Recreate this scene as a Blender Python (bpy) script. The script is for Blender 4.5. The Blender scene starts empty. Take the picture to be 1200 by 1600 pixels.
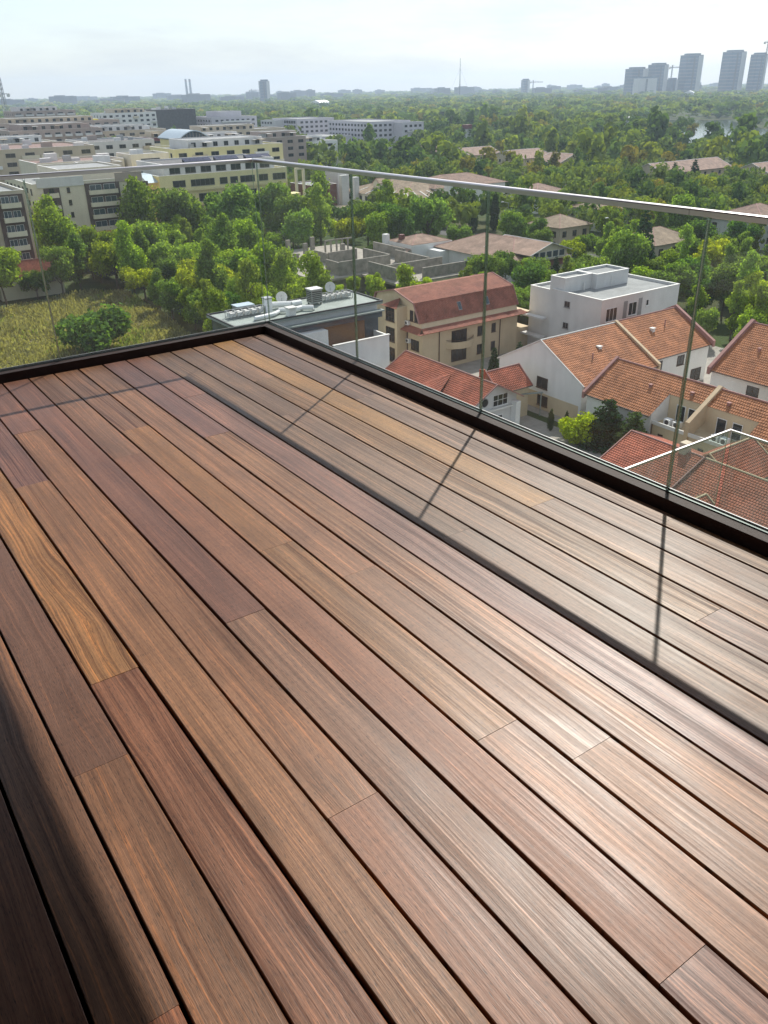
import bpy, math, random
import numpy as np
from mathutils import Vector, Matrix

rnd = random.Random(11)
SC = bpy.context.scene
COL = SC.collection

# ------------------------------------------------------------------ camera
# world axes follow the street grid and the deck: X across the planks (towards the long balustrade),
# Y along the planks (towards the short balustrade), Z up, deck surface at z = 0, metres
GA = math.radians(-55.5967)
NV = (-math.sin(GA), math.cos(GA)); DV = (math.cos(GA), math.sin(GA))
def togrid(x, y, z=0.0):
    return Vector((x*NV[0] + y*NV[1], -(x*DV[0] + y*DV[1]), z))
PITCH, ROLL = math.radians(27.305), math.radians(-1.2219)
fwd = Vector((0, math.cos(PITCH), -math.sin(PITCH)))
right = Vector((1, 0, 0)); up = Vector((0, math.sin(PITCH), math.cos(PITCH)))
r2 = math.cos(ROLL)*right + math.sin(ROLL)*up
u2 = -math.sin(ROLL)*right + math.cos(ROLL)*up
r2, u2, f2 = togrid(*r2), togrid(*u2), togrid(*fwd)
cam = bpy.data.cameras.new('camera')
cam.sensor_fit = 'HORIZONTAL'; cam.sensor_width = 36.0; cam.lens = 36.0*1287.2/1200
cam.clip_start = 0.05; cam.clip_end = 30000
camo = bpy.data.objects.new('camera', cam); COL.objects.link(camo)
camo.matrix_world = Matrix(((r2.x, u2.x, -f2.x, 0), (r2.y, u2.y, -f2.y, 0), (r2.z, u2.z, -f2.z, 1.5), (0, 0, 0, 1)))
SC.camera = camo

# ------------------------------------------------------------------ sky and sun
SUN_EL = math.radians(44.5)
SUN_ROT = math.radians(53.4)          # clockwise from +Y
world = bpy.data.worlds.new('World'); SC.world = world; world.use_nodes = True
wn, wl = world.node_tree.nodes, world.node_tree.links
wn.clear()
wout = wn.new('ShaderNodeOutputWorld'); wbg = wn.new('ShaderNodeBackground')
sky = wn.new('ShaderNodeTexSky'); sky.sky_type = 'NISHITA'; sky.sun_disc = False
sky.sun_elevation = SUN_EL; sky.sun_rotation = SUN_ROT
sky.air_density = 1.0; sky.dust_density = 0.7; sky.ozone_density = 3.0; sky.altitude = 100
wtc = wn.new('ShaderNodeTexCoord'); wmp = wn.new('ShaderNodeMapping'); wmp.inputs['Scale'].default_value = (1.3, 1.3, 6.5)
wno = wn.new('ShaderNodeTexNoise'); wno.inputs['Scale'].default_value = 2.6; wno.inputs['Detail'].default_value = 7; wno.inputs['Roughness'].default_value = 0.6
wra = wn.new('ShaderNodeValToRGB'); wra.color_ramp.elements[0].position = 0.47; wra.color_ramp.elements[1].position = 0.78
wra.color_ramp.elements[0].color = (0.60, 0.60, 0.60, 1); wra.color_ramp.elements[1].color = (0.97, 0.97, 0.97, 1)   # thin high veil with wisps
wmx = wn.new('ShaderNodeMix'); wmx.data_type = 'RGBA'; wmx.inputs[7].default_value = (3.85, 4.08, 4.22, 1)
wl.new(wtc.outputs['Generated'], wmp.inputs[0]); wl.new(wmp.outputs[0], wno.inputs['Vector'])
wl.new(wno.outputs['Fac'], wra.inputs[0]); wl.new(wra.outputs[0], wmx.inputs[0])
wl.new(sky.outputs[0], wmx.inputs[6]); wl.new(wmx.outputs[2], wbg.inputs[0])
wbg.inputs[1].default_value = 0.125
wl.new(wbg.outputs[0], wout.inputs[0])
sun = bpy.data.lights.new('sun', 'SUN'); sun.energy = 4.0; sun.angle = math.radians(0.55); sun.color = (1.0, 0.945, 0.86)
suno = bpy.data.objects.new('sun', sun); COL.objects.link(suno)
sd = Vector((math.sin(SUN_ROT)*math.cos(SUN_EL), math.cos(SUN_ROT)*math.cos(SUN_EL), math.sin(SUN_EL)))
suno.rotation_euler = sd.to_track_quat('Z', 'Y').to_euler(); suno.location = (0, 0, 60)

vs = SC.view_settings
vs.view_transform = 'Standard'; vs.look = 'None'; vs.gamma = 1.0; vs.use_curve_mapping = False; vs.exposure = 0.62
SC.display_settings.display_device = 'sRGB'
cy = SC.cycles
cy.use_denoising = True
cy.max_bounces = 6; cy.diffuse_bounces = 3; cy.glossy_bounces = 3; cy.transmission_bounces = 4
cy.transparent_max_bounces = 14; cy.volume_bounces = 0
cy.sample_clamp_indirect = 6.0
cy.caustics_reflective = False; cy.caustics_refractive = False

# ------------------------------------------------------------------ helpers
class MB:
    """collects faces; build() links them as one mesh object"""
    def __init__(s): s.v = []; s.f = []; s.m = []; s.uv = {}
    def poly(s, pts, m=0, uv=None):
        i = len(s.v); s.v += [tuple(p) for p in pts]; s.f.append(tuple(range(i, i+len(pts)))); s.m.append(m)
        if uv: s.uv[len(s.f)-1] = uv
        return s
    def box(s, x0, x1, y0, y1, z0, z1, m=0):
        if x0 > x1: x0, x1 = x1, x0
        if y0 > y1: y0, y1 = y1, y0
        i = len(s.v)
        s.v += [(x0,y0,z0),(x1,y0,z0),(x1,y1,z0),(x0,y1,z0),(x0,y0,z1),(x1,y0,z1),(x1,y1,z1),(x0,y1,z1)]
        for f in ((3,2,1,0),(4,5,6,7),(0,1,5,4),(1,2,6,5),(2,3,7,6),(3,0,4,7)):
            s.f.append(tuple(i+k for k in f)); s.m.append(m)
        return s
    def bar(s, p, q, w, h=None, m=0):
        """square bar between two points"""
        p, q = Vector(p), Vector(q); h = h or w
        d = (q-p).normalized(); ref = Vector((0,0,1)) if abs(d.z) < 0.95 else Vector((1,0,0))
        a = d.cross(ref).normalized()*w/2; b = d.cross(a).normalized()*h/2
        i = len(s.v)
        for c in (p, q): s.v += [tuple(c-a-b), tuple(c+a-b), tuple(c+a+b), tuple(c-a+b)]
        for f in ((0,1,2,3),(7,6,5,4),(0,4,5,1),(1,5,6,2),(2,6,7,3),(3,7,4,0)):
            s.f.append(tuple(i+k for k in f)); s.m.append(m)
        return s
    def tube(s, p, q, r0, r1=None, n=8, m=0, cap=True):
        p, q = Vector(p), Vector(q); r1 = r0 if r1 is None else r1
        d = (q-p).normalized(); ref = Vector((0,0,1)) if abs(d.z) < 0.95 else Vector((1,0,0))
        a = d.cross(ref).normalized(); b = d.cross(a).normalized(); i = len(s.v)
        for c, r in ((p, r0), (q, r1)):
            for k in range(n):
                t = 2*math.pi*k/n; s.v.append(tuple(c + a*math.cos(t)*r + b*math.sin(t)*r))
        for k in range(n):
            k2 = (k+1) % n; s.f.append((i+k, i+k2, i+n+k2, i+n+k)); s.m.append(m)
        if cap:
            s.f.append(tuple(i+n-1-k for k in range(n))); s.m.append(m)
            s.f.append(tuple(i+n+k for k in range(n))); s.m.append(m)
        return s
    def extrude(s, prof, axis, lo, hi, m=0):
        """closed 2-D profile pushed along x ('x': profile is (y,z)), y ('y': (x,z)) or z ('z': (x,y))"""
        def P(p, t):
            return (t, p[0], p[1]) if axis == 'x' else (p[0], t, p[1]) if axis == 'y' else (p[0], p[1], t)
        n = len(prof); i = len(s.v)
        s.v += [P(p, lo) for p in prof] + [P(p, hi) for p in prof]
        s.f.append(tuple(range(i, i+n))); s.m.append(m); s.f.append(tuple(range(i+2*n-1, i+n-1, -1))); s.m.append(m)
        for k in range(n):
            k2 = (k+1) % n; s.f.append((i+k, i+n+k, i+n+k2, i+k2)); s.m.append(m)
        return s
    def mesh(s, name, mats):
        me = bpy.data.meshes.new(name); me.from_pydata(s.v, [], s.f)
        for mt in (mats if isinstance(mats, (list, tuple)) else [mats]): me.materials.append(mt)
        if any(s.m): me.polygons.foreach_set('material_index', s.m)
        if s.uv:
            uvl = me.uv_layers.new(name='UVMap')
            for fi, uv in s.uv.items():
                for li, c in zip(me.polygons[fi].loop_indices, uv): uvl.data[li].uv = c
        import bmesh
        bm = bmesh.new(); bm.from_mesh(me); bmesh.ops.recalc_face_normals(bm, faces=bm.faces); bm.to_mesh(me); bm.free()
        me.update(); return me
    def build(s, name, mats, parent=None, loc=(0, 0, 0)):
        return link(name, s.mesh(name, mats), parent, loc)

def link(name, me, parent=None, loc=(0, 0, 0), rotz=0, scale=None):
    o = bpy.data.objects.new(name, me); COL.objects.link(o)
    o.location = loc
    if rotz: o.rotation_euler = (0, 0, rotz)
    if scale: o.scale = scale
    if parent is not None: o.parent = parent
    return o
def tag(o, label, cat, group=None):
    o['label'] = label; o['category'] = cat
    if group: o['group'] = group
    return o
def thing(name, label, cat, loc=(0, 0, 0), group=None, rotz=0):
    o = bpy.data.objects.new(name, None); COL.objects.link(o); o.location = loc; o.empty_display_size = 0.5
    if rotz: o.rotation_euler = (0, 0, rotz)
    return tag(o, label, cat, group)
def struct(name, mb, m, kind='structure', loc=(0, 0, 0)):
    o = mb.build(name, m, None, loc); o['kind'] = kind; return o

# ------------------------------------------------------------------ materials
def newmat(name):
    m = bpy.data.materials.new(name); m.use_nodes = True
    nt = m.node_tree; b = nt.nodes['Principled BSDF']
    return m, nt.nodes, nt.links, b
def plain(name, col, rough=0.7, metal=0.0, var=0.12, scale=1.5, bump=0.0, bscale=40, spec=0.5, coords='Object', streak=0.0):
    m, n, l, b = newmat(name)
    tc = n.new('ShaderNodeTexCoord'); no = n.new('ShaderNodeTexNoise'); no.inputs['Scale'].default_value = scale
    no.inputs['Detail'].default_value = 6; no.inputs['Roughness'].default_value = 0.6
    l.new(tc.outputs[coords], no.inputs['Vector'])
    mr = n.new('ShaderNodeMapRange'); mr.inputs[1].default_value = 0.3; mr.inputs[2].default_value = 0.7
    mr.inputs[3].default_value = 1-var; mr.inputs[4].default_value = 1+var
    l.new(no.outputs['Fac'], mr.inputs[0])
    mx = n.new('ShaderNodeVectorMath'); mx.operation = 'SCALE'; mx.inputs[0].default_value = col[:3]
    kk = mr.outputs[0]
    if streak:      # rain marks running down the wall
        mp = n.new('ShaderNodeMapping'); mp.inputs['Scale'].default_value = (0.8, 0.8, 0.12); l.new(tc.outputs[coords], mp.inputs[0])
        n3 = n.new('ShaderNodeTexNoise'); n3.inputs['Scale'].default_value = 1.3; n3.inputs['Detail'].default_value = 6; n3.inputs['Roughness'].default_value = 0.65; l.new(mp.outputs[0], n3.inputs['Vector'])
        kk = math_node(n, l, 'MULTIPLY', kk, ramp(n, l, n3.outputs['Fac'], (0.38, 1-streak), (0.58, 1.0)))
    l.new(kk, mx.inputs['Scale']); l.new(mx.outputs[0], b.inputs['Base Color'])
    b.inputs['Roughness'].default_value = rough; b.inputs['Metallic'].default_value = metal
    b.inputs['Specular IOR Level'].default_value = spec
    if bump:
        n2 = n.new('ShaderNodeTexNoise'); n2.inputs['Scale'].default_value = bscale; n2.inputs['Detail'].default_value = 4
        l.new(tc.outputs[coords], n2.inputs['Vector'])
        bp = n.new('ShaderNodeBump'); bp.inputs['Strength'].default_value = bump; bp.inputs['Distance'].default_value = 0.02
        l.new(n2.outputs['Fac'], bp.inputs['Height']); l.new(bp.outputs[0], b.inputs['Normal'])
    return m
def math_node(n, l, op, a, b=None, clamp=False):
    x = n.new('ShaderNodeMath'); x.operation = op; x.use_clamp = clamp
    for i, v in enumerate((a, b)):
        if v is None: continue
        if isinstance(v, (int, float)): x.inputs[i].default_value = v
        else: l.new(v, x.inputs[i])
    return x.outputs[0]
def mixc(n, l, fac, a, b, mode='MIX'):
    x = n.new('ShaderNodeMix'); x.data_type = 'RGBA'; x.blend_type = mode
    for i, v in ((0, fac), (6, a), (7, b)):
        if isinstance(v, (int, float)): x.inputs[i].default_value = v
        elif isinstance(v, tuple): x.inputs[i].default_value = (*v[:3], 1)
        else: l.new(v, x.inputs[i])
    return x.outputs[2]
def ramp(n, l, fac, *stops):
    x = n.new('ShaderNodeValToRGB'); e = x.color_ramp.elements
    while len(e) < len(stops): e.new(0.5)
    for k, (p, c) in enumerate(stops):
        e[k].position = p; e[k].color = (c, c, c, 1) if isinstance(c, (int, float)) else (*c, 1)
    l.new(fac, x.inputs[0]); return x.outputs[0]

def wood_material():
    m, n, l, b = newmat('oiled_hardwood')
    tc = n.new('ShaderNodeTexCoord'); oi = n.new('ShaderNodeObjectInfo')
    at = n.new('ShaderNodeAttribute'); at.attribute_type = 'OBJECT'; at.attribute_name = 'tint'
    ag = n.new('ShaderNodeAttribute'); ag.attribute_type = 'OBJECT'; ag.attribute_name = 'figure'
    off = n.new('ShaderNodeVectorMath'); off.operation = 'SCALE'; off.inputs[0].default_value = (37.0, 91.0, 13.0)
    l.new(oi.outputs['Random'], off.inputs['Scale'])
    co = n.new('ShaderNodeVectorMath'); co.operation = 'ADD'
    l.new(tc.outputs['Object'], co.inputs[0]); l.new(off.outputs[0], co.inputs[1])
    def noise(sx, sy, detail=3, rough=0.55, dist=0.0, vec=None):
        mp = n.new('ShaderNodeMapping'); mp.inputs['Scale'].default_value = (sx, sy, 1)
        l.new(vec or co.outputs[0], mp.inputs[0])
        t = n.new('ShaderNodeTexNoise'); t.inputs['Scale'].default_value = 1; t.inputs['Detail'].default_value = detail
        t.inputs['Roughness'].default_value = rough; t.inputs['Distortion'].default_value = dist
        l.new(mp.outputs[0], t.inputs['Vector']); return t.outputs['Fac']
    # bend the grain sideways, so that the streaks wander and cathedral figures appear
    wob = noise(5.0, 1.1, 2)
    wob2 = noise(16.0, 5.0, 2)
    bend = math_node(n, l, 'ADD', math_node(n, l, 'MULTIPLY', math_node(n, l, 'SUBTRACT', wob, 0.5), ag.outputs['Fac']),
                     math_node(n, l, 'MULTIPLY', math_node(n, l, 'SUBTRACT', wob2, 0.5), 0.007))
    cb = n.new('ShaderNodeCombineXYZ'); l.new(bend, cb.inputs[0])
    cw = n.new('ShaderNodeVectorMath'); cw.operation = 'ADD'; l.new(co.outputs[0], cw.inputs[0]); l.new(cb.outputs[0], cw.inputs[1])
    V = cw.outputs[0]
    band = noise(22.0, 0.5, 2, 0.5, 0.0, V)            # broad darker and lighter zones
    strk = noise(88.0, 1.0, 2, 0.55, 0.0, V)           # ribbon streaks
    fine = noise(260.0, 1.5, 2, 0.6, 0.0, V)           # fine lines
    fibre = noise(620.0, 22.0, 2, 0.6, 0.0, V)         # fibres
    pore = noise(780.0, 48.0, 2, 0.55, 0.0, V)         # open pores: short dark dashes
    blot = noise(9.0, 2.4, 4, 0.6, 0.4)                # cloudy patches
    ripple = noise(12.0, 60.0, 2, 0.6, 0.6)            # cross ripple of interlocked grain
    T = at.outputs['Color']
    dark = mixc(n, l, 1.0, T, (0.46, 0.38, 0.40), 'MULTIPLY')
    light = mixc(n, l, 1.0, T, (1.85, 1.62, 1.12), 'MULTIPLY')
    f1 = ramp(n, l, band, (0.34, 0.0), (0.66, 1.0))
    f2 = ramp(n, l, strk, (0.36, 0.0), (0.64, 1.0))
    f3 = ramp(n, l, fine, (0.36, 0.0), (0.64, 1.0))
    ff = math_node(n, l, 'ADD', math_node(n, l, 'MULTIPLY', f1, 0.34), math_node(n, l, 'ADD', math_node(n, l, 'MULTIPLY', f2, 0.36), math_node(n, l, 'MULTIPLY', f3, 0.30)))
    rn = n.new('ShaderNodeMath'); rn.operation = 'FRACT'; l.new(math_node(n, l, 'MULTIPLY', oi.outputs['Random'], 7.31), rn.inputs[0])
    amp = math_node(n, l, 'ADD', math_node(n, l, 'MULTIPLY', rn.outputs[0], 0.75), 0.35)       # some boards are plainer than others
    ff = math_node(n, l, 'ADD', math_node(n, l, 'MULTIPLY', math_node(n, l, 'SUBTRACT', ff, 0.5), amp), 0.5)
    c = mixc(n, l, ramp(n, l, ff, (0.12, 0.0), (0.52, 1.0)), dark, T)
    c = mixc(n, l, ramp(n, l, ff, (0.56, 0.0), (0.95, 0.9)), c, light)
    gold = mixc(n, l, 1.0, T, (2.5, 1.85, 0.95), 'MULTIPLY')
    c = mixc(n, l, math_node(n, l, 'MULTIPLY', ramp(n, l, fine, (0.55, 0.0), (0.68, 0.8)), math_node(n, l, 'MULTIPLY', ramp(n, l, fibre, (0.4, 0.35), (0.6, 1.0)), f2)), c, gold)
    def mrange(src, lo, hi, a=0.3, b_=0.7):
        q = n.new('ShaderNodeMapRange'); q.inputs[1].default_value = a; q.inputs[2].default_value = b_; q.inputs[3].default_value = lo; q.inputs[4].default_value = hi
        l.new(src, q.inputs[0]); return q.outputs[0]
    k = math_node(n, l, 'MULTIPLY', math_node(n, l, 'MULTIPLY', mrange(blot, 0.76, 1.2), mrange(ripple, 0.93, 1.06)), mrange(fibre, 0.86, 1.12))
    k = math_node(n, l, 'MULTIPLY', k, ramp(n, l, pore, (0.34, 0.38), (0.43, 1.0)))
    sc = n.new('ShaderNodeVectorMath'); sc.operation = 'SCALE'; l.new(c, sc.inputs[0]); l.new(k, sc.inputs['Scale'])
    l.new(sc.outputs[0], b.inputs['Base Color'])
    rr = math_node(n, l, 'ADD', 0.46, math_node(n, l, 'MULTIPLY', math_node(n, l, 'SUBTRACT', blot, 0.5), 0.22))
    rr = math_node(n, l, 'ADD', rr, math_node(n, l, 'MULTIPLY', math_node(n, l, 'SUBTRACT', fine, 0.5), -0.25))
    l.new(rr, b.inputs['Roughness'])
    l.new(ramp(n, l, ff, (0.15, 0.19), (0.75, 0.45)), b.inputs['Specular IOR Level'])
    hh = math_node(n, l, 'ADD', math_node(n, l, 'MULTIPLY', fibre, 0.7), math_node(n, l, 'MULTIPLY', pore, 0.5))
    hh = math_node(n, l, 'ADD', hh, math_node(n, l, 'MULTIPLY', fine, 0.8))
    bp = n.new('ShaderNodeBump'); bp.inputs['Strength'].default_value = 0.2; bp.inputs['Distance'].default_value = 0.0016
    l.new(hh, bp.inputs['Height']); l.new(bp.outputs[0], b.inputs['Normal'])
    return m

def tile_material(name, col, tw=0.3, th=0.36, var=0.35):
    """roof tile: UV in metres, u along the eave and v up the slope"""
    m, n, l, b = newmat(name)
    uv = n.new('ShaderNodeUVMap'); uv.uv_map = 'UVMap'
    sp = n.new('ShaderNodeSeparateXYZ'); l.new(uv.outputs[0], sp.inputs[0])
    fu = math_node(n, l, 'DIVIDE', sp.outputs[0], tw); fv = math_node(n, l, 'DIVIDE', sp.outputs[1], th)
    cb = n.new('ShaderNodeCombineXYZ'); l.new(math_node(n, l, 'FLOOR', fu), cb.inputs[0]); l.new(math_node(n, l, 'FLOOR', fv), cb.inputs[1])
    wh = n.new('ShaderNodeTexWhiteNoise'); l.new(cb.outputs[0], wh.inputs['Vector'])
    tc = n.new('ShaderNodeTexCoord'); no = n.new('ShaderNodeTexNoise'); no.inputs['Scale'].default_value = 0.5; no.inputs['Detail'].default_value = 6
    l.new(tc.outputs['Object'], no.inputs['Vector'])
    k = math_node(n, l, 'ADD', math_node(n, l, 'MULTIPLY', wh.outputs['Value'], var), 1-var/2)
    k = math_node(n, l, 'MULTIPLY', k, ramp(n, l, no.outputs['Fac'], (0.3, 0.66), (0.7, 1.2)))
    sc = n.new('ShaderNodeVectorMath'); sc.operation = 'SCALE'; sc.inputs[0].default_value = col; l.new(k, sc.inputs['Scale'])
    l.new(sc.outputs[0], b.inputs['Base Color'])
    hu = math_node(n, l, 'SINE', math_node(n, l, 'MULTIPLY', fu, 2*math.pi))
    bp = n.new('ShaderNodeBump'); bp.inputs['Strength'].default_value = 0.8; bp.inputs['Distance'].default_value = 0.05
    l.new(hu, bp.inputs['Height']); l.new(bp.outputs[0], b.inputs['Normal'])
    b.inputs['Roughness'].default_value = 0.75; b.inputs['Specular IOR Level'].default_value = 0.3
    return m

def glass_material(name, tint=(0.975, 0.985, 0.978), dust_reflect=0.05):
    m = bpy.data.materials.new(name); m.use_nodes = True; n, l = m.node_tree.nodes, m.node_tree.links; n.clear()
    out = n.new('ShaderNodeOutputMaterial'); tr = n.new('ShaderNodeBsdfTransparent'); tr.inputs[0].default_value = (*tint, 1)
    gl = n.new('ShaderNodeBsdfGlossy'); gl.inputs['Roughness'].default_value = 0.01; gl.inputs['Color'].default_value = (1, 1, 1, 1)
    lw = n.new('ShaderNodeLayerWeight'); lw.inputs['Blend'].default_value = 0.5
    fr = math_node(n, l, 'ADD', math_node(n, l, 'MULTIPLY', math_node(n, l, 'POWER', lw.outputs['Facing'], 5.0), 0.9), 0.02)
    mx = n.new('ShaderNodeMixShader'); l.new(fr, mx.inputs[0]); l.new(tr.outputs[0], mx.inputs[1]); l.new(gl.outputs[0], mx.inputs[2])
    # thin dust film with smears, strengthened to paint in the panes' faint reflections
    df = n.new('ShaderNodeBsdfDiffuse'); df.inputs[0].default_value = (0.75, 0.78, 0.76, 1)
    tc = n.new('ShaderNodeTexCoord'); mp = n.new('ShaderNodeMapping'); mp.inputs['Scale'].default_value = (3, 3, 1.2)
    no = n.new('ShaderNodeTexNoise'); no.inputs['Scale'].default_value = 2.0; no.inputs['Detail'].default_value = 8; no.inputs['Roughness'].default_value = 0.7
    l.new(tc.outputs['Object'], mp.inputs[0]); l.new(mp.outputs[0], no.inputs['Vector'])
    f = math_node(n, l, 'MULTIPLY', ramp(n, l, no.outputs['Fac'], (0.35, 0.2), (0.75, 1.0)), dust_reflect)
    m2 = n.new('ShaderNodeMixShader'); l.new(f, m2.inputs[0]); l.new(mx.outputs[0], m2.inputs[1]); l.new(df.outputs[0], m2.inputs[2])
    l.new(m2.outputs[0], out.inputs[0]); return m

def edge_material(name, tr, fac):
    m = bpy.data.materials.new(name); m.use_nodes = True; n, l = m.node_tree.nodes, m.node_tree.links; n.clear()
    out = n.new('ShaderNodeOutputMaterial'); t = n.new('ShaderNodeBsdfTransparent'); t.inputs[0].default_value = (*tr, 1)
    g_ = n.new('ShaderNodeBsdfGlossy'); g_.inputs['Roughness'].default_value = 0.25; g_.inputs['Color'].default_value = (0.8, 0.92, 0.88, 1)
    mx = n.new('ShaderNodeMixShader'); mx.inputs[0].default_value = fac; l.new(t.outputs[0], mx.inputs[1]); l.new(g_.outputs[0], mx.inputs[2]); l.new(mx.outputs[0], out.inputs[0]); return m
def leaf_material(name, base, trans=0.35, attr='OBJECT', var=0.9):
    m = bpy.data.materials.new(name); m.use_nodes = True; n, l = m.node_tree.nodes, m.node_tree.links; n.clear()
    out = n.new('ShaderNodeOutputMaterial')
    at = n.new('ShaderNodeAttribute'); at.attribute_type = attr; at.attribute_name = 'tint'
    ge = n.new('ShaderNodeNewGeometry')
    k = math_node(n, l, 'ADD', math_node(n, l, 'MULTIPLY', ge.outputs['Random Per Island'], var), 1-var/2)
    c = mixc(n, l, 1.0, at.outputs['Color'], base, 'MULTIPLY')
    sc = n.new('ShaderNodeVectorMath'); sc.operation = 'SCALE'; l.new(c, sc.inputs[0]); l.new(k, sc.inputs['Scale'])
    d = n.new('ShaderNodeBsdfDiffuse'); l.new(sc.outputs[0], d.inputs[0])
    t = n.new('ShaderNodeBsdfTranslucent'); l.new(mixc(n, l, 1.0, sc.outputs[0], (1.7, 1.7, 0.55), 'MULTIPLY'), t.inputs[0])
    mx = n.new('ShaderNodeMixShader'); mx.inputs[0].default_value = trans
    l.new(d.outputs[0], mx.inputs[1]); l.new(t.outputs[0], mx.inputs[2]); l.new(mx.outputs[0], out.inputs[0])
    return m

WOOD = wood_material()
M = dict(
    kerb=plain('dark_brown_kerb', (0.026, 0.011, 0.008), 0.6, 0, 0.25, 6, 0.1, 60, spec=0.2),
    under=plain('shadow_gap_membrane', (0.012, 0.011, 0.011), 0.9),
    joist=plain('joist_timber', (0.05, 0.03, 0.02), 0.8),
    steel=plain('brushed_steel', (0.62, 0.58, 0.58), 0.28, 1.0, 0.04, 12),
    profile=plain('aluminium_profile', (0.22, 0.22, 0.22), 0.5, 0.5, 0.05, 8),
    edge_dark=edge_material('glass_edge_dark', (0.32, 0.38, 0.36), 0.28), edge_light=edge_material('glass_edge_light', (0.52, 0.58, 0.56), 0.5),
    glass=glass_material('balustrade_glass'),
    render_white=plain('white_render', (0.78, 0.78, 0.76), 0.85, 0, 0.06, 0.35, streak=0.05),
    render_grey=plain('pale_grey_render', (0.62, 0.62, 0.61), 0.85, 0, 0.07, 0.35, streak=0.05),
    render_cream=plain('cream_render', (0.70, 0.64, 0.50), 0.85, 0, 0.07, 0.35, streak=0.05),
    render_beige=plain('beige_render', (0.60, 0.49, 0.33), 0.85, 0, 0.08, 0.4, streak=0.05),
    render_sand=plain('sand_render', (0.55, 0.47, 0.35), 0.85, 0, 0.08, 0.4, streak=0.05),
    render_yellow=plain('yellow_render', (0.72, 0.66, 0.36), 0.85, 0, 0.06, 0.3, streak=0.05),
    render_ochre=plain('ochre_render', (0.72, 0.58, 0.25), 0.85, 0, 0.06, 0.3, streak=0.05),
    render_lilac=plain('lilac_grey_render', (0.58, 0.56, 0.60), 0.85, 0, 0.06, 0.3, streak=0.05),
    render_brown=plain('dark_brown_cladding', (0.085, 0.055, 0.048), 0.7, 0, 0.15, 0.5),
    render_taupe=plain('taupe_cladding', (0.38, 0.31, 0.27), 0.8, 0, 0.1, 0.5),
    maroon=plain('maroon_cladding', (0.15, 0.045, 0.042), 0.7, 0, 0.1, 0.4),
    concrete=plain('raw_concrete', (0.33, 0.30, 0.26), 0.92, 0, 0.28, 0.6, 0.3, 3),
    concrete_dark=plain('stained_concrete', (0.28, 0.255, 0.22), 0.92, 0, 0.35, 0.8, 0.3, 3),
    felt=plain('grey_roof_felt', (0.26, 0.27, 0.27), 0.9, 0, 0.2, 0.6),
    felt_dark=plain('dark_roof_felt', (0.10, 0.10, 0.10), 0.9, 0, 0.25, 0.6),
    felt_green=plain('green_grey_roof_sheet', (0.25, 0.29, 0.27), 0.7, 0, 0.2, 0.6),
    felt_brown=plain('brown_roof_sheet', (0.20, 0.13, 0.11), 0.9, 0, 0.2, 0.6),
    coping=plain('pale_coping', (0.70, 0.69, 0.66), 0.8, 0, 0.08, 1),
    coping_mauve=plain('mauve_verge_tile', (0.33, 0.17, 0.15), 0.8, 0, 0.12, 1),
    coping_tan=plain('tan_verge', (0.55, 0.42, 0.27), 0.8, 0, 0.1, 1),
    brick=plain('brown_brick_facing', (0.22, 0.12, 0.065), 0.9, 0, 0.3, 5, 0.2, 10),
    pane=plain('window_glass', (0.022, 0.028, 0.032), 0.08, 0, 0.3, 0.6),
    pane_blue=plain('blue_window_glass', (0.05, 0.08, 0.10), 0.08, 0, 0.3, 0.4),
    frame_white=plain('white_window_frame', (0.75, 0.75, 0.74), 0.5),
    frame_brown=plain('brown_window_frame', (0.06, 0.035, 0.025), 0.6),
    frame_grey=plain('grey_window_frame', (0.22, 0.22, 0.22), 0.5),
    white_metal=plain('white_painted_metal', (0.76, 0.77, 0.77), 0.45, 0, 0.06, 3),
    grey_metal=plain('grey_metal', (0.36, 0.37, 0.38), 0.4, 0.6, 0.15, 3),
    dark_metal=plain('dark_metal', (0.05, 0.05, 0.055), 0.5, 0.4, 0.2, 3),
    zinc=plain('blue_zinc_roof', (0.42, 0.50, 0.55), 0.45, 0.3, 0.08, 2),
    yellow_tarp=plain('yellow_sheet', (0.75, 0.66, 0.03), 0.7),
    bark=plain('bark', (0.09, 0.065, 0.045), 0.95, 0, 0.35, 4, 0.5, 8),
    tower_dark=plain('tower_glass_dark', (0.025, 0.06, 0.115), 0.3, 0, 0.15, 0.05),
    tower_light=plain('tower_panel_light', (0.50, 0.50, 0.48), 0.6, 0, 0.08, 0.05),
    city=plain('distant_render', (0.17, 0.18, 0.20), 0.8, 0, 0.15, 0.05),
    tile_orange=tile_material('orange_roof_tile', (0.40, 0.165, 0.075)),
    tile_red=tile_material('red_roof_tile', (0.36, 0.105, 0.06)),
    tile_brick=tile_material('brick_red_roof_shingle', (0.33, 0.125, 0.085), 0.3, 0.3, 0.25),
    tile_pink=tile_material('pink_beige_roof_tile', (0.43, 0.29, 0.225), 0.3, 0.3, 0.2),
    tile_tan=tile_material('tan_roof_tile', (0.36, 0.27, 0.19), 0.4, 0.4, 0.2),
    tile_rose=tile_material('rose_tan_roof_tile', (0.29, 0.19, 0.14), 0.4, 0.4, 0.2),
)
G = -40.0       # street level

# ------------------------------------------------------------------ terrace deck
PW, PG, C0 = 0.1478, 0.0086, 2.5708
deck = thing('terrace_floor', 'x', 'x'); del deck['label']; del deck['category']; deck['kind'] = 'structure'
YE = 5.085            # plank ends at the short balustrade
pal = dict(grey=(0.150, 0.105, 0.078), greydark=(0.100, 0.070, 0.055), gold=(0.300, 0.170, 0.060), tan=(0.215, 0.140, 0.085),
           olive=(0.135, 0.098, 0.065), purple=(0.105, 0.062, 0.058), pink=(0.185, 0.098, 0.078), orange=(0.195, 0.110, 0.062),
           red=(0.165, 0.076, 0.048), brown=(0.150, 0.084, 0.055), dark=(0.082, 0.047, 0.038), amber=(0.235, 0.128, 0.056))
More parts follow.
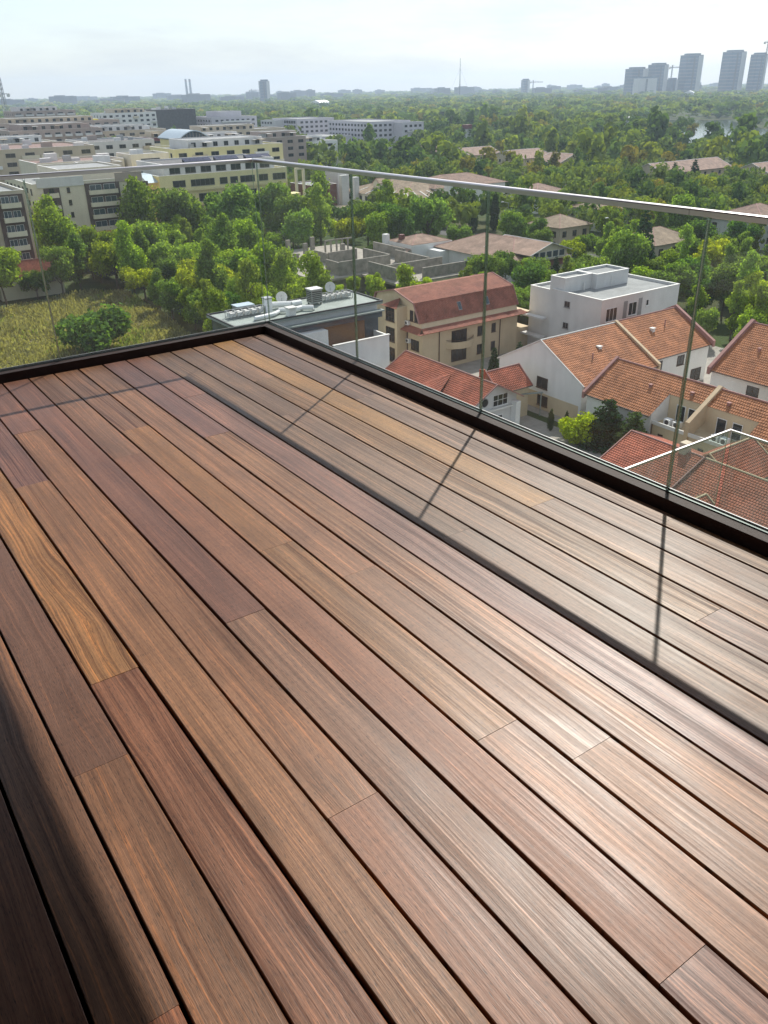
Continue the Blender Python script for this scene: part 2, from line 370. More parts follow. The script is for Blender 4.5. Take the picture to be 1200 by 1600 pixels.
# row: list of (y where the board ends, nearer to the camera, colour, figure)
rows = {
    0: [(1.68, 'grey', .05), (-3, 'tan', .04)],
    1: [(3.58, 'greydark', .10), (-3, 'grey', .03)],
    2: [(2.08, 'gold', .06), (-3, 'tan', .04)],
    3: [(4.20, 'tan', .05), (1.20, 'gold2', .16), (-3, 'greydark', .14)],
    4: [(3.60, 'olive', .06), (-3, 'grey', .05)],
    5: [(2.09, 'olive', .05), (-3, 'grey', .05)],
    6: [(4.18, 'pink', .12), (-3, 'purple', .08)],
    7: [(3.57, 'purple', .10), (-3, 'orange', .03)],
    8: [(2.08, 'orange', .04), (1.01, 'tan2', .05), (-3, 'tan2', .05)],
    9: [(3.90, 'brown', .06), (2.41, 'amber', .04), (1.20, 'amber', .05), (-3, 'tan2', .06)],
    10: [(3.58, 'brown', .12), (.51, 'red2', .03), (-3, 'purple', .07)],
    11: [(2.07, 'purple2', .08), (-3, 'brown2', .05)],
    12: [(4.19, 'pink', .05), (1.21, 'orange2', .12), (-3, 'red2', .07)],
    13: [(3.53, 'purple', .04), (-3, 'orange2', .05)],
    14: [(2.02, 'amber', .22), (-3, 'red', .09)],
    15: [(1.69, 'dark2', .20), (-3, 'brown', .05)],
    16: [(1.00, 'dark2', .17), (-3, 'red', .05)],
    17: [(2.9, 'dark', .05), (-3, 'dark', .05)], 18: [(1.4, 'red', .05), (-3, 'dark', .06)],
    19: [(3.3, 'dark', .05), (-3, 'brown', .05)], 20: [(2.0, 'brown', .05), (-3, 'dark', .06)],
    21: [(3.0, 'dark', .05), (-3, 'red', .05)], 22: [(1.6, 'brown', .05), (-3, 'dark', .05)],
}
pal.update(gold2=(0.240, 0.145, 0.070), tan2=(0.225, 0.135, 0.085), red2=(0.185, 0.092, 0.058), purple2=(0.125, 0.062, 0.050),
           brown2=(0.165, 0.100, 0.070), orange2=(0.205, 0.112, 0.062), dark2=(0.105, 0.068, 0.050))
def plank_mesh(w, ln):
    mb = MB(); h, bv = 0.024, 0.0016
    x = w/2; prof = [(-x, -h), (x, -h), (x, -bv), (x-bv, 0), (-x+bv, 0), (-x, -bv)]
    mb.extrude(prof, 'y', -ln/2, ln/2); return mb.mesh('plank', WOOD)
prnd = random.Random(5)
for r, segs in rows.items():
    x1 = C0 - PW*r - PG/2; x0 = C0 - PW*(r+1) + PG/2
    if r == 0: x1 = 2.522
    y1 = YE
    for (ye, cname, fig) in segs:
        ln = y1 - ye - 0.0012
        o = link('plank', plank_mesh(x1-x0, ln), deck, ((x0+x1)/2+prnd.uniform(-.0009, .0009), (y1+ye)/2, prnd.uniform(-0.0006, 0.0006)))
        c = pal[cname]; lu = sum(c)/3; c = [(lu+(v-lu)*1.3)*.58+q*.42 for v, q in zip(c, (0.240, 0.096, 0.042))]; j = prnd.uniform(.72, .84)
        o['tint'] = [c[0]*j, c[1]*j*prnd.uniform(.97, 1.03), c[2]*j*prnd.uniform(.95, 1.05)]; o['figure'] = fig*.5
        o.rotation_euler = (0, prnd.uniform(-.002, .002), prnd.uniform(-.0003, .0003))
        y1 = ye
xw = C0 - PW*23
for k in range(14):
    MB().box(xw, 2.50, 4.9-k*0.6, 4.95-k*0.6, -0.075, -0.0262).build('joist', M['joist'], deck)
MB().box(xw-.2, 2.50, -3.2, 5.06, -0.09, -0.078).build('membrane', M['under'], deck)

# kerb boards round the deck
kerb = thing('kerb', 'dark brown metal clad kerb along the edge of the wooden deck', 'kerb', (0, 0, 0))
KH = 0.047
MB().box(2.536, 2.585, -3.2, 5.165, -0.30, KH).build('kerb_board', M['kerb'], kerb)
MB().box(-2.2, 2.534, 5.114, 5.165, -0.30, KH-.0004).build('kerb_board', M['kerb'], kerb)
MB().box(2.6035, 2.609, -3.2, 5.189, -0.1, KH+.012).build('edge_profile', M['profile'], kerb)
MB().box(-2.2, 2.6033, 5.1835, 5.189, -0.1, KH+.012).build('edge_profile', M['profile'], kerb)

# glass balustrade
def pane(parent, x0, x1, y0, y1, z0, z1, gmat=None):
    """one glass sheet: clear faces, coloured polished edges"""
    mb = MB(); mb.box(x0, x1, y0, y1, z0, z1)
    thin = 'x' if (x1-x0) < (y1-y0) else 'y'
    # faces order: bottom, top, -y, +x, +y, -x
    if thin == 'x': mb.m = [1, 1, 2, 0, 1, 0]
    else: mb.m = [1, 1, 0, 2, 0, 2]
    return mb.build('glass_pane', [gmat or M['glass'], M['edge_dark'], M['edge_light']], parent)
bal = thing('glass_balustrade', 'frameless clear glass balustrade with steel handrail round the wooden deck', 'balustrade', (0, 0, 0))
GX0, GX1, GY0, GY1, RT = 2.589, 2.602, 5.169, 5.182, 1.108
for y1, y0 in ((5.150, 4.043), (4.033, 2.924), (2.914, 1.795), (1.785, .66), (.65, -.47), (-.48, -1.6)):
    pane(bal, GX0, GX1, y0, y1, .052, RT-.012)
for x0, x1 in ((-1.4, -.262), (-.252, 1.162), (1.172, 2.575)):
    pane(bal, x0, x1, GY0, GY1, .052, RT-.012)
def rail_prof(cx, w=0.028, h=0.023, top=RT):
    x = w/2; b = 0.006
    return [(cx-x, top-h), (cx+x, top-h), (cx+x, top-b), (cx+x-b*.3, top-b*.3), (cx+x-b, top), (cx-x+b, top), (cx-x+b*.3, top-b*.3), (cx-x, top-b)]
MB().extrude(rail_prof(2.5955), 'y', 1.865, 5.1965).build('handrail', M['steel'], bal)
MB().extrude(rail_prof(2.5955), 'y', -3.0, 1.863).build('handrail', M['steel'], bal)
MB().extrude(rail_prof(5.1755), 'x', -2.2, 2.572).build('handrail', M['steel'], bal)
for yy in (4.038, 2.919, 1.79, .653, -.477):
    MB().box(2.592, 2.599, yy-.0035, yy+.0035, .055, RT-.032).build('joint_seal', M['edge_light'], bal)
for xx in (1.167, -.255):
    MB().box(xx-.0035, xx+.0035, 5.172, 5.179, .055, RT-.032).build('joint_seal', M['edge_light'], bal)

# the building that carries the terrace: slab, storeys below, wall and roof overhang beside the camera
struct('terrace_slab', MB().box(-8, 2.5835, -12, 5.162, -0.42, -0.302), M['concrete'])
struct('floor_slab', MB().box(-8, 2.53, -12, 5.108, -.30, -0.092), M['concrete'])
struct('building_wall_below', MB().box(-8, 2.3, -12, 4.85, G, -0.421), M['render_white'])
struct('building_wall', MB().box(-2.9, -2.6, -12, 4.6, -0.09, 2.9), M['render_taupe'])
struct('roof_overhang', MB().box(-9, 2.53, -12, 5.6, 2.9, 3.12), M['render_brown'])
lt = thing('lower_terrace', 'lower terrace of the same building seen through the glass', 'terrace', (0, 0, -3.1))
MB().box(2.32, 8.2, -12, 4.86, -.3, 0).build('slab', M['concrete'], lt)
lb = thing('lower_balustrade', 'small glass balustrade with bright steel rail on the lower terrace', 'balustrade', (0, 0, -3.1))
lg = glass_material('lower_glass', (0.86, 0.92, 0.90), 0.10)
pane(lb, 2.4, 8.05, 4.885, 4.898, -.3, 1.085, lg)
for y0, y1 in ((2.6, 4.86), (.3, 2.58), (-2, .28)): pane(lb, 8.085, 8.098, y0, y1, -.3, 1.085, lg)
MB().box(2.4, 8.105, 4.880, 4.903, 1.086, 1.108).build('handrail', M['steel'], lb)
MB().box(8.080, 8.103, -3, 4.878, 1.086, 1.108).build('handrail', M['steel'], lb)
# ------------------------------------------------------------------ ground
def ground_material():
    m, n, l, b = newmat('ground_cover')
    tc = n.new('ShaderNodeTexCoord')
    def noise(s, d=6, r=0.6):
        t = n.new('ShaderNodeTexNoise'); t.inputs['Scale'].default_value = s; t.inputs['Detail'].default_value = d; t.inputs['Roughness'].default_value = r
        l.new(tc.outputs['Object'], t.inputs['Vector']); return t.outputs['Fac']
    c = mixc(n, l, ramp(n, l, noise(0.03), (0.4, 0.0), (0.62, 1.0)), (0.045, 0.075, 0.022), (0.085, 0.085, 0.038))
    c = mixc(n, l, ramp(n, l, noise(0.25), (0.5, 0.0), (0.7, 0.8)), c, (0.03, 0.045, 0.016))
    c = mixc(n, l, ramp(n, l, noise(0.012, 3), (0.62, 0.0), (0.68, 0.7)), c, (0.17, 0.15, 0.12))
    l.new(c, b.inputs['Base Color']); b.inputs['Roughness'].default_value = 0.95; b.inputs['Specular IOR Level'].default_value = 0.1
    return m
gm = ground_material()
mb = MB(); NR = 48; rad = [0, 120, 400, 1200, 3000, 6600]
for i in range(len(rad)-1):
    for k in range(NR):
        t0, t1 = 2*math.pi*k/NR, 2*math.pi*(k+1)/NR
        P = lambda r, t: (r*math.cos(t), r*math.sin(t), 0)
        if i == 0: mb.poly([P(0, 0), P(rad[1], t0), P(rad[1], t1)])
        else: mb.poly([P(rad[i], t0), P(rad[i+1], t0), P(rad[i+1], t1), P(rad[i], t1)])
struct('ground', mb, gm, loc=(0, 0, G))

# dry meadow, paved yards and a lane between the houses, the lake
def patch(name, pts, z, m, kind='structure'):
    return struct(name, MB().poly([(x, y, 0) for x, y in pts]), m, kind, (0, 0, G+z))
meadow_pts = [(8, 100), (8, 184), (30, 192), (46, 199), (61, 196), (60, 172), (58, 150), (54, 130), (46, 113), (40, 100)]
mmat = plain('meadow_soil', (0.24, 0.20, 0.10), 0.95, 0, 0.4, 0.35, 0.4, 2)
patch('meadow', meadow_pts, 0.02, mmat)
asph = plain('asphalt', (0.06, 0.06, 0.062), 0.9, 0, 0.2, 0.5)
pave = plain('pale_paving', (0.30, 0.28, 0.25), 0.9, 0, 0.2, 0.7)
patch('lane', [(52, 20), (58, 20), (60, 122), (53, 122)], 0.03, asph)
patch('yard_paving', [(60, 60), (78.5, 60), (78.5, 98), (60, 98)], 0.025, pave)
patch('street', [(100, 128), (230, 128), (230, 122), (100, 122)], 0.03, asph)
patch('avenue', [(168, 128), (178, 128), (178, 300), (168, 300)], 0.034, asph)
patch('yard', [(80, 60), (128, 60), (128, 112), (80, 112)], 0.022, pave)
def water_material():
    m, n, l, b = newmat('lake_water'); b.inputs['Base Color'].default_value = (0.03, 0.045, 0.05, 1); b.inputs['Roughness'].default_value = 0.12
    tc = n.new('ShaderNodeTexCoord'); no = n.new('ShaderNodeTexNoise'); no.inputs['Scale'].default_value = 0.35; no.inputs['Detail'].default_value = 4
    l.new(tc.outputs['Object'], no.inputs['Vector']); bp = n.new('ShaderNodeBump'); bp.inputs['Strength'].default_value = 0.25; bp.inputs['Distance'].default_value = 0.2
    l.new(no.outputs['Fac'], bp.inputs['Height']); l.new(bp.outputs[0], b.inputs['Normal']); return m
LAKE = [(570, 425), (640, 470), (745, 610), (775, 670), (890, 662), (915, 622), (830, 550), (735, 452), (650, 392), (585, 395)]
patch('lake', LAKE, 0.15, water_material())

# ------------------------------------------------------------------ parts of buildings
_wc = {}
def window(root, face, pos, z, w, h, fm='frame_white', nx=2, ny=1, pm='pane', sill=True, deep=True):
    """face 'y': wall that looks towards -Y at y=pos[1]; face 'x': wall that looks towards -X at x=pos[0]. frame > pane"""
    key = (w, h, fm, nx, ny, pm, sill)
    if key not in _wc:
        f = MB(); b = 0.07; x = w/2
        f.box(-x, -x+b, -.07, .02, 0, h); f.box(x-b, x, -.07, .02, 0, h)
        f.box(-x+b, x-b, -.07, .02, 0, b); f.box(-x+b, x-b, -.07, .02, h-b, h)
        for k in range(1, nx): f.box(-x+w*k/nx-.03, -x+w*k/nx+.03, -.055, .02, b, h-b)
        for k in range(1, ny): f.box(-x+b, x-b, -.05, .02, h*k/ny-.03, h*k/ny+.03)
        if sill: f.box(-x-.08, x+.08, -.16, .02, -.07, -.002)
        p = MB().box(-x+b*.5, x-b*.5, -.022, .02, b*.5, h-b*.5)
        _wc[key] = (f.mesh('window', M[fm]), p.mesh('pane', M[pm]))
    fme, pme = _wc[key]; ox, oy, oz = root.location
    rz = 0 if face == 'y' else -math.pi/2
    o = link('window', fme, root, (pos[0]-ox, pos[1]-oy, z-oz), rz)
    link('pane', pme, o)
    return o
def strip_windows(root, face, a0, a1, at, zs, w, h, n, skip=(), **kw):
    for z in zs:
        for k in range(n):
            if (k, z) in skip or k in skip: continue
            p = a0 + (a1-a0)*(k+.5)/n
            window(root, face, (p, at) if face == 'y' else (at, p), z, w, h, **kw)

def slope(mb, e0, e1, r1, r0, course=0.36, lift=0.05, m=0, uo=0.0):
    """tiled slope: e0-e1 eave, r0-r1 ridge; each course is its own step"""
    e0, e1, r0, r1 = map(Vector, (e0, e1, r0, r1))
    ln = ((r0-e0).length + (r1-e1).length)/2; n = max(2, round(ln/course))
    nrm = (e1-e0).cross(r0-e0) if (e1-e0).length > 0.1 else (e1-e0).cross(r1-e0)
    if nrm.length < 1e-6: nrm = (r1-e0).cross(r0-e0)
    nrm.normalize()
    if nrm.z < 0: nrm = -nrm
    ax = (e1-e0).normalized() if (e1-e0).length > 0.1 else (r1-r0).normalized()
    for k in range(n):
        t0, t1 = k/n, (k+1)/n
        A, B = e0.lerp(r0, t0)+nrm*lift, e1.lerp(r1, t0)+nrm*lift
        C, D = e1.lerp(r1, t1)+nrm*.004, e0.lerp(r0, t1)+nrm*.004
        A0, B0 = e0.lerp(r0, t0)+nrm*.004, e1.lerp(r1, t0)+nrm*.004
        u = lambda p: ((p-e0).dot(ax)+uo)
        v0, v1 = t0*n*course+.01, t1*n*course-.01
        mb.poly([A, B, C, D], m, [(u(A), v0), (u(B), v0), (u(C), v1), (u(D), v1)])
        mb.poly([A0, B0, B, A], m, [(u(A0), v0), (u(B0), v0), (u(B), v0), (u(A), v0)])
def sub(root, mb, name, m, parent=None):
    ox, oy, oz = root.location
    mb.v = [(x-ox, y-oy, z-oz) for x, y, z in mb.v]
    return mb.build(name, M[m] if isinstance(m, str) else m, parent or root)

def gable(root, x0, x1, y0, y1, z0, ze, zr, axis='x', wall='render_white', roof='tile_orange', over=0.35, verge=0.25, course=0.36, ridge=None, trim='coping_mauve', names=('wall', 'roof')):
    """walls and a tiled saddle roof over a rectangle; ridge runs along axis"""
    if axis == 'x':
        yr = (y0+y1)/2 if ridge is None else ridge
        sub(root, MB().extrude([(y0, z0), (y1, z0), (y1, ze), (yr, zr-.06), (y0, ze)], 'x', x0, x1), names[0], wall)
        s0 = (zr-ze)/(yr-y0); s1 = (zr-ze)/(y1-yr); X0, X1 = x0-verge, x1+verge
        mb = MB()
        slope(mb, (X0, y0-over, ze-over*s0), (X1, y0-over, ze-over*s0), (X1, yr, zr), (X0, yr, zr), course)
        slope(mb, (X1, y1+over, ze-over*s1), (X0, y1+over, ze-over*s1), (X0, yr, zr), (X1, yr, zr), course)
        r = sub(root, mb, names[1], roof)
        cap = MB().tube((X0, yr, zr+.02), (X1, yr, zr+.02), .11, n=6)
        for X in (X0, X1):
            cap.bar((X, y0-over, ze-over*s0+.03), (X, yr, zr+.05), .12, .16); cap.bar((X, y1+over, ze-over*s1+.03), (X, yr, zr+.05), .12, .16)
        sub(root, cap, 'ridge_and_verge', trim, r).location = (0, 0, 0)
        g = MB().tube((X0, y0-over-.05, ze-over*s0-.05), (X1, y0-over-.05, ze-over*s0-.05), .07, n=6)
        sub(root, g, 'gutter', 'frame_brown', r)
    else:
        xr = (x0+x1)/2 if ridge is None else ridge
        sub(root, MB().extrude([(x0, z0), (x1, z0), (x1, ze), (xr, zr-.06), (x0, ze)], 'y', y0, y1), names[0], wall)
        s0 = (zr-ze)/(xr-x0); s1 = (zr-ze)/(x1-xr); Y0, Y1 = y0-verge, y1+verge
        mb = MB()
        slope(mb, (x0-over, Y1, ze-over*s0), (x0-over, Y0, ze-over*s0), (xr, Y0, zr), (xr, Y1, zr), course)
        slope(mb, (x1+over, Y0, ze-over*s1), (x1+over, Y1, ze-over*s1), (xr, Y1, zr), (xr, Y0, zr), course)
        r = sub(root, mb, names[1], roof)
        cap = MB().tube((xr, Y0, zr+.02), (xr, Y1, zr+.02), .11, n=6)
        for Y in (Y0, Y1):
            cap.bar((x0-over, Y, ze-over*s0+.03), (xr, Y, zr+.05), .12, .16); cap.bar((x1+over, Y, ze-over*s1+.03), (xr, Y, zr+.05), .12, .16)
        sub(root, cap, 'ridge_and_verge', trim, r)
        g = MB().tube((x0-over-.05, Y0, ze-over*s0-.05), (x0-over-.05, Y1, ze-over*s0-.05), .07, n=6)
        sub(root, g, 'gutter', 'frame_brown', r)
    return r
def hip(root, x0, x1, y0, y1, ze, zr, roof, over=0.4, course=0.36, inset=None, name='roof'):
    X0, X1, Y0, Y1 = x0-over, x1+over, y0-over, y1+over
    mb = MB(); yr = (Y0+Y1)/2; xr = (X0+X1)/2
    if (X1-X0) >= (Y1-Y0):
        i = (Y1-Y0)/2 if inset is None else inset; a, b = (X0+i, yr, zr), (X1-i, yr, zr)
        slope(mb, (X0, Y0, ze), (X1, Y0, ze), b, a, course); slope(mb, (X1, Y1, ze), (X0, Y1, ze), a, b, course)
        slope(mb, (X0, Y1, ze), (X0, Y0, ze), a, a, course); slope(mb, (X1, Y0, ze), (X1, Y1, ze), b, b, course)
    else:
        i = (X1-X0)/2 if inset is None else inset; a, b = (xr, Y0+i, zr), (xr, Y1-i, zr)
        slope(mb, (X0, Y1, ze), (X0, Y0, ze), a, b, course); slope(mb, (X1, Y0, ze), (X1, Y1, ze), b, a, course)
        slope(mb, (X0, Y0, ze), (X1, Y0, ze), a, a, course); slope(mb, (X1, Y1, ze), (X0, Y1, ze), b, b, course)
    mb.poly([(X0, Y0, ze-.02), (X0, Y1, ze-.02), (X1, Y1, ze-.02), (X1, Y0, ze-.02)], 0, [(0, 0)]*4)
    r = sub(root, mb, name, roof)
    cap = MB().tube(a, b, .1, n=6)
    for c, e in (((X0, Y0, ze), a), ((X1, Y1, ze), b)): cap.tube(c, e, .1, n=6)
    for c, e in (((X0, Y1, ze), a if (X1-X0) >= (Y1-Y0) else b), ((X1, Y0, ze), b if (X1-X0) >= (Y1-Y0) else a)): cap.tube(c, e, .1, n=6)
    sub(root, cap, 'ridge_cap', roof if isinstance(roof, str) and not roof.startswith('tile') else 'coping_mauve', r)
    return r
def flat(root, x0, x1, y0, y1, z0, zt, wall='render_white', roof='felt', par=0.5, th=0.25, cop='coping', name='wall'):
    """block with a flat roof behind a parapet"""
    sub(root, MB().box(x0, x1, y0, y1, z0, zt-par), name, wall)
    p = MB(); p.box(x0, x1, y0, y0+th, zt-par, zt); p.box(x0, x1, y1-th, y1, zt-par, zt); p.box(x0, x0+th, y0+th, y1-th, zt-par, zt); p.box(x1-th, x1, y0+th, y1-th, zt-par, zt)
    pp = sub(root, p, 'parapet', wall)
    c = MB(); e = .05
    c.box(x0-e, x1+e, y0-e, y0+th+e, zt, zt+.06); c.box(x0-e, x1+e, y1-th-e, y1+e, zt, zt+.06); c.box(x0-e, x0+th+e, y0+th+e, y1-th-e, zt, zt+.06); c.box(x1-th-e, x1+e, y0+th+e, y1-th-e, zt, zt+.06)
    sub(root, c, 'coping', cop, pp)
    sub(root, MB().box(x0+th, x1-th, y0+th, y1-th, zt-par, zt-par+.05), 'roof', roof)
def balcony(root, face, p0, p1, at, z, d=1.2, h=1.0, m='render_cream', glass=False):
    mb = MB()
    if face == 'y':
        mb.box(p0, p1, at-d, at, z-.18, z); mb.box(p0, p1, at-d, at-d+.12, z, z+h); mb.box(p0, p0+.12, at-d+.12, at, z, z+h); mb.box(p1-.12, p1, at-d+.12, at, z, z+h)
    else:
        mb.box(at-d, at, p0, p1, z-.18, z); mb.box(at-d, at-d+.12, p0, p1, z, z+h); mb.box(at-d+.12, at, p0, p0+.12, z, z+h); mb.box(at-d+.12, at, p1-.12, p1, z, z+h)
    return sub(root, mb, 'balcony', m)
def panel(root, face, p0, p1, at, z0, z1, m, d=0.06, name='cladding_panel'):
    mb = MB()
    if face == 'y': mb.box(p0, p1, at-d, at+.01, z0, z1)
    else: mb.box(at-d, at+.01, p0, p1, z0, z1)
    return sub(root, mb, name, m)
def vent(root, x, y, z, s=0.5, m='coping'):
    return sub(root, MB().box(x-s/2, x+s/2, y-s/2, y+s/2, z-.3, z+.25).box(x-s*.65, x+s*.65, y-s*.65, y+s*.65, z+.27, z+.34), 'roof_vent', m)

FOOT = []     # footprints that trees keep out of
def foot(x0, x1, y0, y1, r=1.5): FOOT.append((x0-r, x1+r, y0-r, y1+r))
def house(name, label, cat, x, y, group=None): return thing(name, label, cat, (x, y, G), group)

# ---- white gabled house with orange tiles
h = house('gabled_house', 'white gabled house with orange tiles and a tan strip across its roof', 'house', 81.8, 71.8); foot(81.8, 111, 71.8, 88.2)
gable(h, 81.8, 96.9, 71.8, 88.2, G, -34.5, -30.15, 'x', over=.4, verge=.1, course=.4, trim='coping')
gable(h, 97.3, 111, 73.2, 87.2, G, -34.1, -30.1, 'x', over=.4, verge=.05, course=.4)
def strip(root, x, ys, ye, yr, zs, zr, m, w=.45, hgt=.35, name='parapet_strip'):
    return sub(root, MB().extrude([(ys, zs-.5), (yr, zr-.5), (ye, zs-.5), (ye, zs+hgt), (yr, zr+hgt), (ys, zs+hgt)], 'x', x-w/2, x+w/2), name, m)
strip(h, 97.1, 71.3, 88.6, 80, -34.7, -30.15, 'coping_tan'); strip(h, 111.2, 72.5, 88, 80.2, -34.2, -30.1, 'coping_mauve', .5, .45)
panel(h, 'x', 72.2, 88, 81.8, G, -37.6, 'render_beige', .04, 'plinth')
window(h, 'x', (81.8, 79.2), -36.9, 2.1, 1.6, 'frame_brown', 2); window(h, 'x', (81.76, 78.9), -39.4, 2.0, 1.5, 'frame_brown', 2)
for xx in (99.3, 104.4): window(h, 'y', (xx, 73.2), -36.4, 1.6, 1.5, 'frame_brown', 2)
window(h, 'y', (108.6, 73.2), -39.6, 2.4, 1.9, 'frame_brown', 2); window(h, 'y', (83.4, 71.8), -37.8, .9, 1.3, 'frame_brown', 1)
for xx, yy in ((90, 76.6), (102.3, 77.3)): vent(h, xx, yy, -32.0 if xx < 95 else -31.6, .55)
for xx, yy, zz in ((87.2, 75.2, -32.6), (105.5, 77.6, -31.3)): sub(h, MB().tube((xx, yy, zz-.3), (xx, yy, zz+.7), .1, n=6), 'vent_pipe', 'coping_mauve')

# ---- terrace of row houses with roof cut-outs
h = house('row_house', 'orange tiled row of houses with sunken roof terraces and tan firewalls', 'house', 81.2, 40); foot(81.2, 92.4, 30, 70.5)
sub(h, MB().extrude([(81.2, G), (92.4, G), (92.4, -35), (86.8, -31.56), (81.2, -35)], 'y', 59.9, 70.3), 'wall', 'render_white')
sub(h, MB().extrude([(81.5, G), (92.4, G), (92.4, -35), (86.8, -31.56), (84.4, -33.1), (84.4, -36.2), (81.5, -36.2)], 'y', 47.6, 59.88), 'wall', 'render_beige')
sub(h, MB().extrude([(81.2, G), (92.4, G), (92.4, -35), (86.8, -31.56), (81.2, -35)], 'y', 24, 47.58), 'wall', 'render_white')
mb = MB()
sl = (3.44)/(5.6)
for (ya, yb, xe) in ((70.4, 59.9, 80.85), (59.9, 47.6, 84.3), (47.6, 24, 80.85)):
    slope(mb, (xe, ya, -31.5-(86.8-xe)*sl), (xe, yb, -31.5-(86.8-xe)*sl), (86.8, yb, -31.5), (86.8, ya, -31.5), .4, uo=-ya)
slope(mb, (92.8, 24, -35.2), (92.8, 70.4, -35.2), (86.8, 70.4, -31.5), (86.8, 24, -31.5), .4)
r = sub(h, mb, 'roof', 'tile_orange')
sub(h, MB().tube((86.8, 24, -31.46), (86.8, 70.4, -31.46), .12, n=6), 'ridge_cap', 'coping_mauve', r)
sub(h, MB().tube((80.8, 59.9, -35.2), (80.8, 70.4, -35.2), .08, n=6), 'gutter', 'frame_brown', r)
def strip_y(root, y, xs, xe, xr, zs, zr, m, w=.45, hgt=.35, dn=.5):
    return sub(root, MB().extrude([(xs, zs-dn), (xr, zr-dn), (xe, zs-dn), (xe, zs+hgt), (xr, zr+hgt), (xs, zs+hgt)], 'y', y-w/2, y+w/2), 'parapet_strip', m)
strip_y(h, 70.62, 80.7, 92.9, 86.8, -35.2, -31.5, 'coping_mauve', .4); strip_y(h, 54.8, 81.3, 92.9, 86.8, -34.9, -31.5, 'coping_tan', .55, .4, 2.0)
sub(h, MB().box(81.35, 81.49, 47.7, 59.8, -36.2, -35.75), 'terrace_parapet', 'coping')
for yy in (58, 56.3, 52.3, 50.2): window(h, 'x', (84.39, yy), -36.1, 1.3, 2.1, 'frame_white', 1, sill=False)
for yy, zz in ((58.4, -38.4), (56.2, -39.2), (52.6, -38.4)): window(h, 'x', (81.5, yy), zz, .7, 1.2, 'frame_brown', 1)
window(h, 'x', (81.2, 66.8), -38.2, 1.4, 1.4, 'frame_brown', 2); window(h, 'x', (81.2, 43.8), -38.6, 1.6, 1.6, 'frame_brown', 2)
sub(h, MB().tube((81.35, 59.7, G), (81.35, 59.7, -36.2), .07, n=6), 'downpipe', 'frame_brown')
for xx, yy in ((85.1, 57.3), (85.2, 52.3), (84.5, 63), (84.9, 44)): vent(h, xx, yy, -31.5-(86.8-xx)*sl, .35, 'coping_mauve')
for k, yy in enumerate((58.3, 57.0, 51.6, 50.4)):
    a = thing('air_conditioner', ['white air conditioner in the sunken roof terrace nearer the pine trees, by its outer corner', 'white air conditioner in the sunken roof terrace nearer the pine trees, by the glass door', 'white air conditioner beyond the tan firewall on the row house roof', 'white air conditioner in the farther roof terrace, at its end'][k], 'air conditioner', (82.6, yy, -36.2), 'air conditioners on the row house')
    MB().box(-.4, .4, -.45, .45, .06, .8).build('casing', M['white_metal'], a); MB().tube((-.41, 0, .43), (-.38, 0, .43), .3, n=14).build('fan_grille', M['dark_metal'], a); MB().box(-.35, .35, -.4, -.3, 0, .06).build('foot', M['dark_metal'], a); MB().box(-.35, .35, .3, .4, 0, .06).build('foot', M['dark_metal'], a)

# ---- orange house at the right edge
h = house('orange_tiled_house', 'white house with orange tiled roof at the right edge behind the row', 'house', 101.4, 40); foot(101.4, 118.6, 30, 66.3)
gable(h, 101.8, 118.6, 24, 66.0, G, -34.6, -29.5, 'y', over=.4, verge=.0, course=.4, ridge=110)
strip_y(h, 66.2, 101.2, 118.8, 110, -34.9, -29.5, 'coping_mauve', .5, .5)
window(h, 'x', (101.8, 59.4), -37.3, 1.8, 1.7, 'frame_brown', 2); window(h, 'x', (101.8, 54), -37.3, 1.6, 1.6, 'frame_brown', 2)
for yy in (62, 57): vent(h, 106, yy, -31.9, .35, 'coping_mauve')

# ---- beige gambrel apartment house
h = house('gambrel_house', 'beige apartment house with brick red gambrel roof and bowed balconies', 'house', 78.5, 103); foot(76, 100, 101, 117)
sub(h, MB().extrude([(102.8, G), (116.7, G), (116.7, -31.9), (115.2, -29.1), (110, -27.8), (104.8, -29.1), (103.3, -31.9), (102.8, -33.1)], 'x', 78.5, 99.0), 'wall', 'render_beige')
mb = MB()
slope(mb, (78.2, 103.15, -32.0), (99.3, 103.15, -32.0), (99.3, 104.75, -29.05), (78.2, 104.75, -29.05), .32)
slope(mb, (78.2, 104.75, -29.03), (99.3, 104.75, -29.03), (99.3, 110, -27.72), (78.2, 110, -27.72), .32)
slope(mb, (99.3, 116.85, -32.0), (78.2, 116.85, -32.0), (78.2, 115.25, -29.05), (99.3, 115.25, -29.05), .32)
slope(mb, (99.3, 115.25, -29.03), (78.2, 115.25, -29.03), (78.2, 110, -27.72), (99.3, 110, -27.72), .32)
r = sub(h, mb, 'roof', 'tile_brick')
for X in (78.15, 99.35):
    v = MB()
    for p, q in (((103.1, -32), (104.7, -29.0)), ((104.7, -29.0), (110, -27.68)), ((116.9, -32), (115.3, -29.0)), ((115.3, -29.0), (110, -27.68))): v.bar((X, *p), (X, *q), .14, .2)
    sub(h, v, 'verge', 'coping_mauve', r)
for xx in (86.6, 92.5):
    sub(h, MB().extrude([(103.55, -31.1), (104.2, -29.9), (104.32, -29.97), (103.67, -31.17)], 'x', xx, xx+.75), 'roof_window', 'grey_metal', r)
    sub(h, MB().extrude([(103.55, -31.0), (104.13, -29.95), (104.1, -29.93), (103.52, -30.98)], 'x', xx+.1, xx+.65), 'roof_window_pane', 'pane_blue', r)
mb = MB(); slope(mb, (78.0, 101.7, -33.35), (100.6, 101.7, -33.35), (99.6, 102.9, -32.75), (78.4, 102.9, -32.75), .3)
slope(mb, (77.0, 106.8, -33.35), (77.0, 101.7, -33.35), (78.5, 102.9, -32.75), (78.5, 106.8, -32.75), .3)
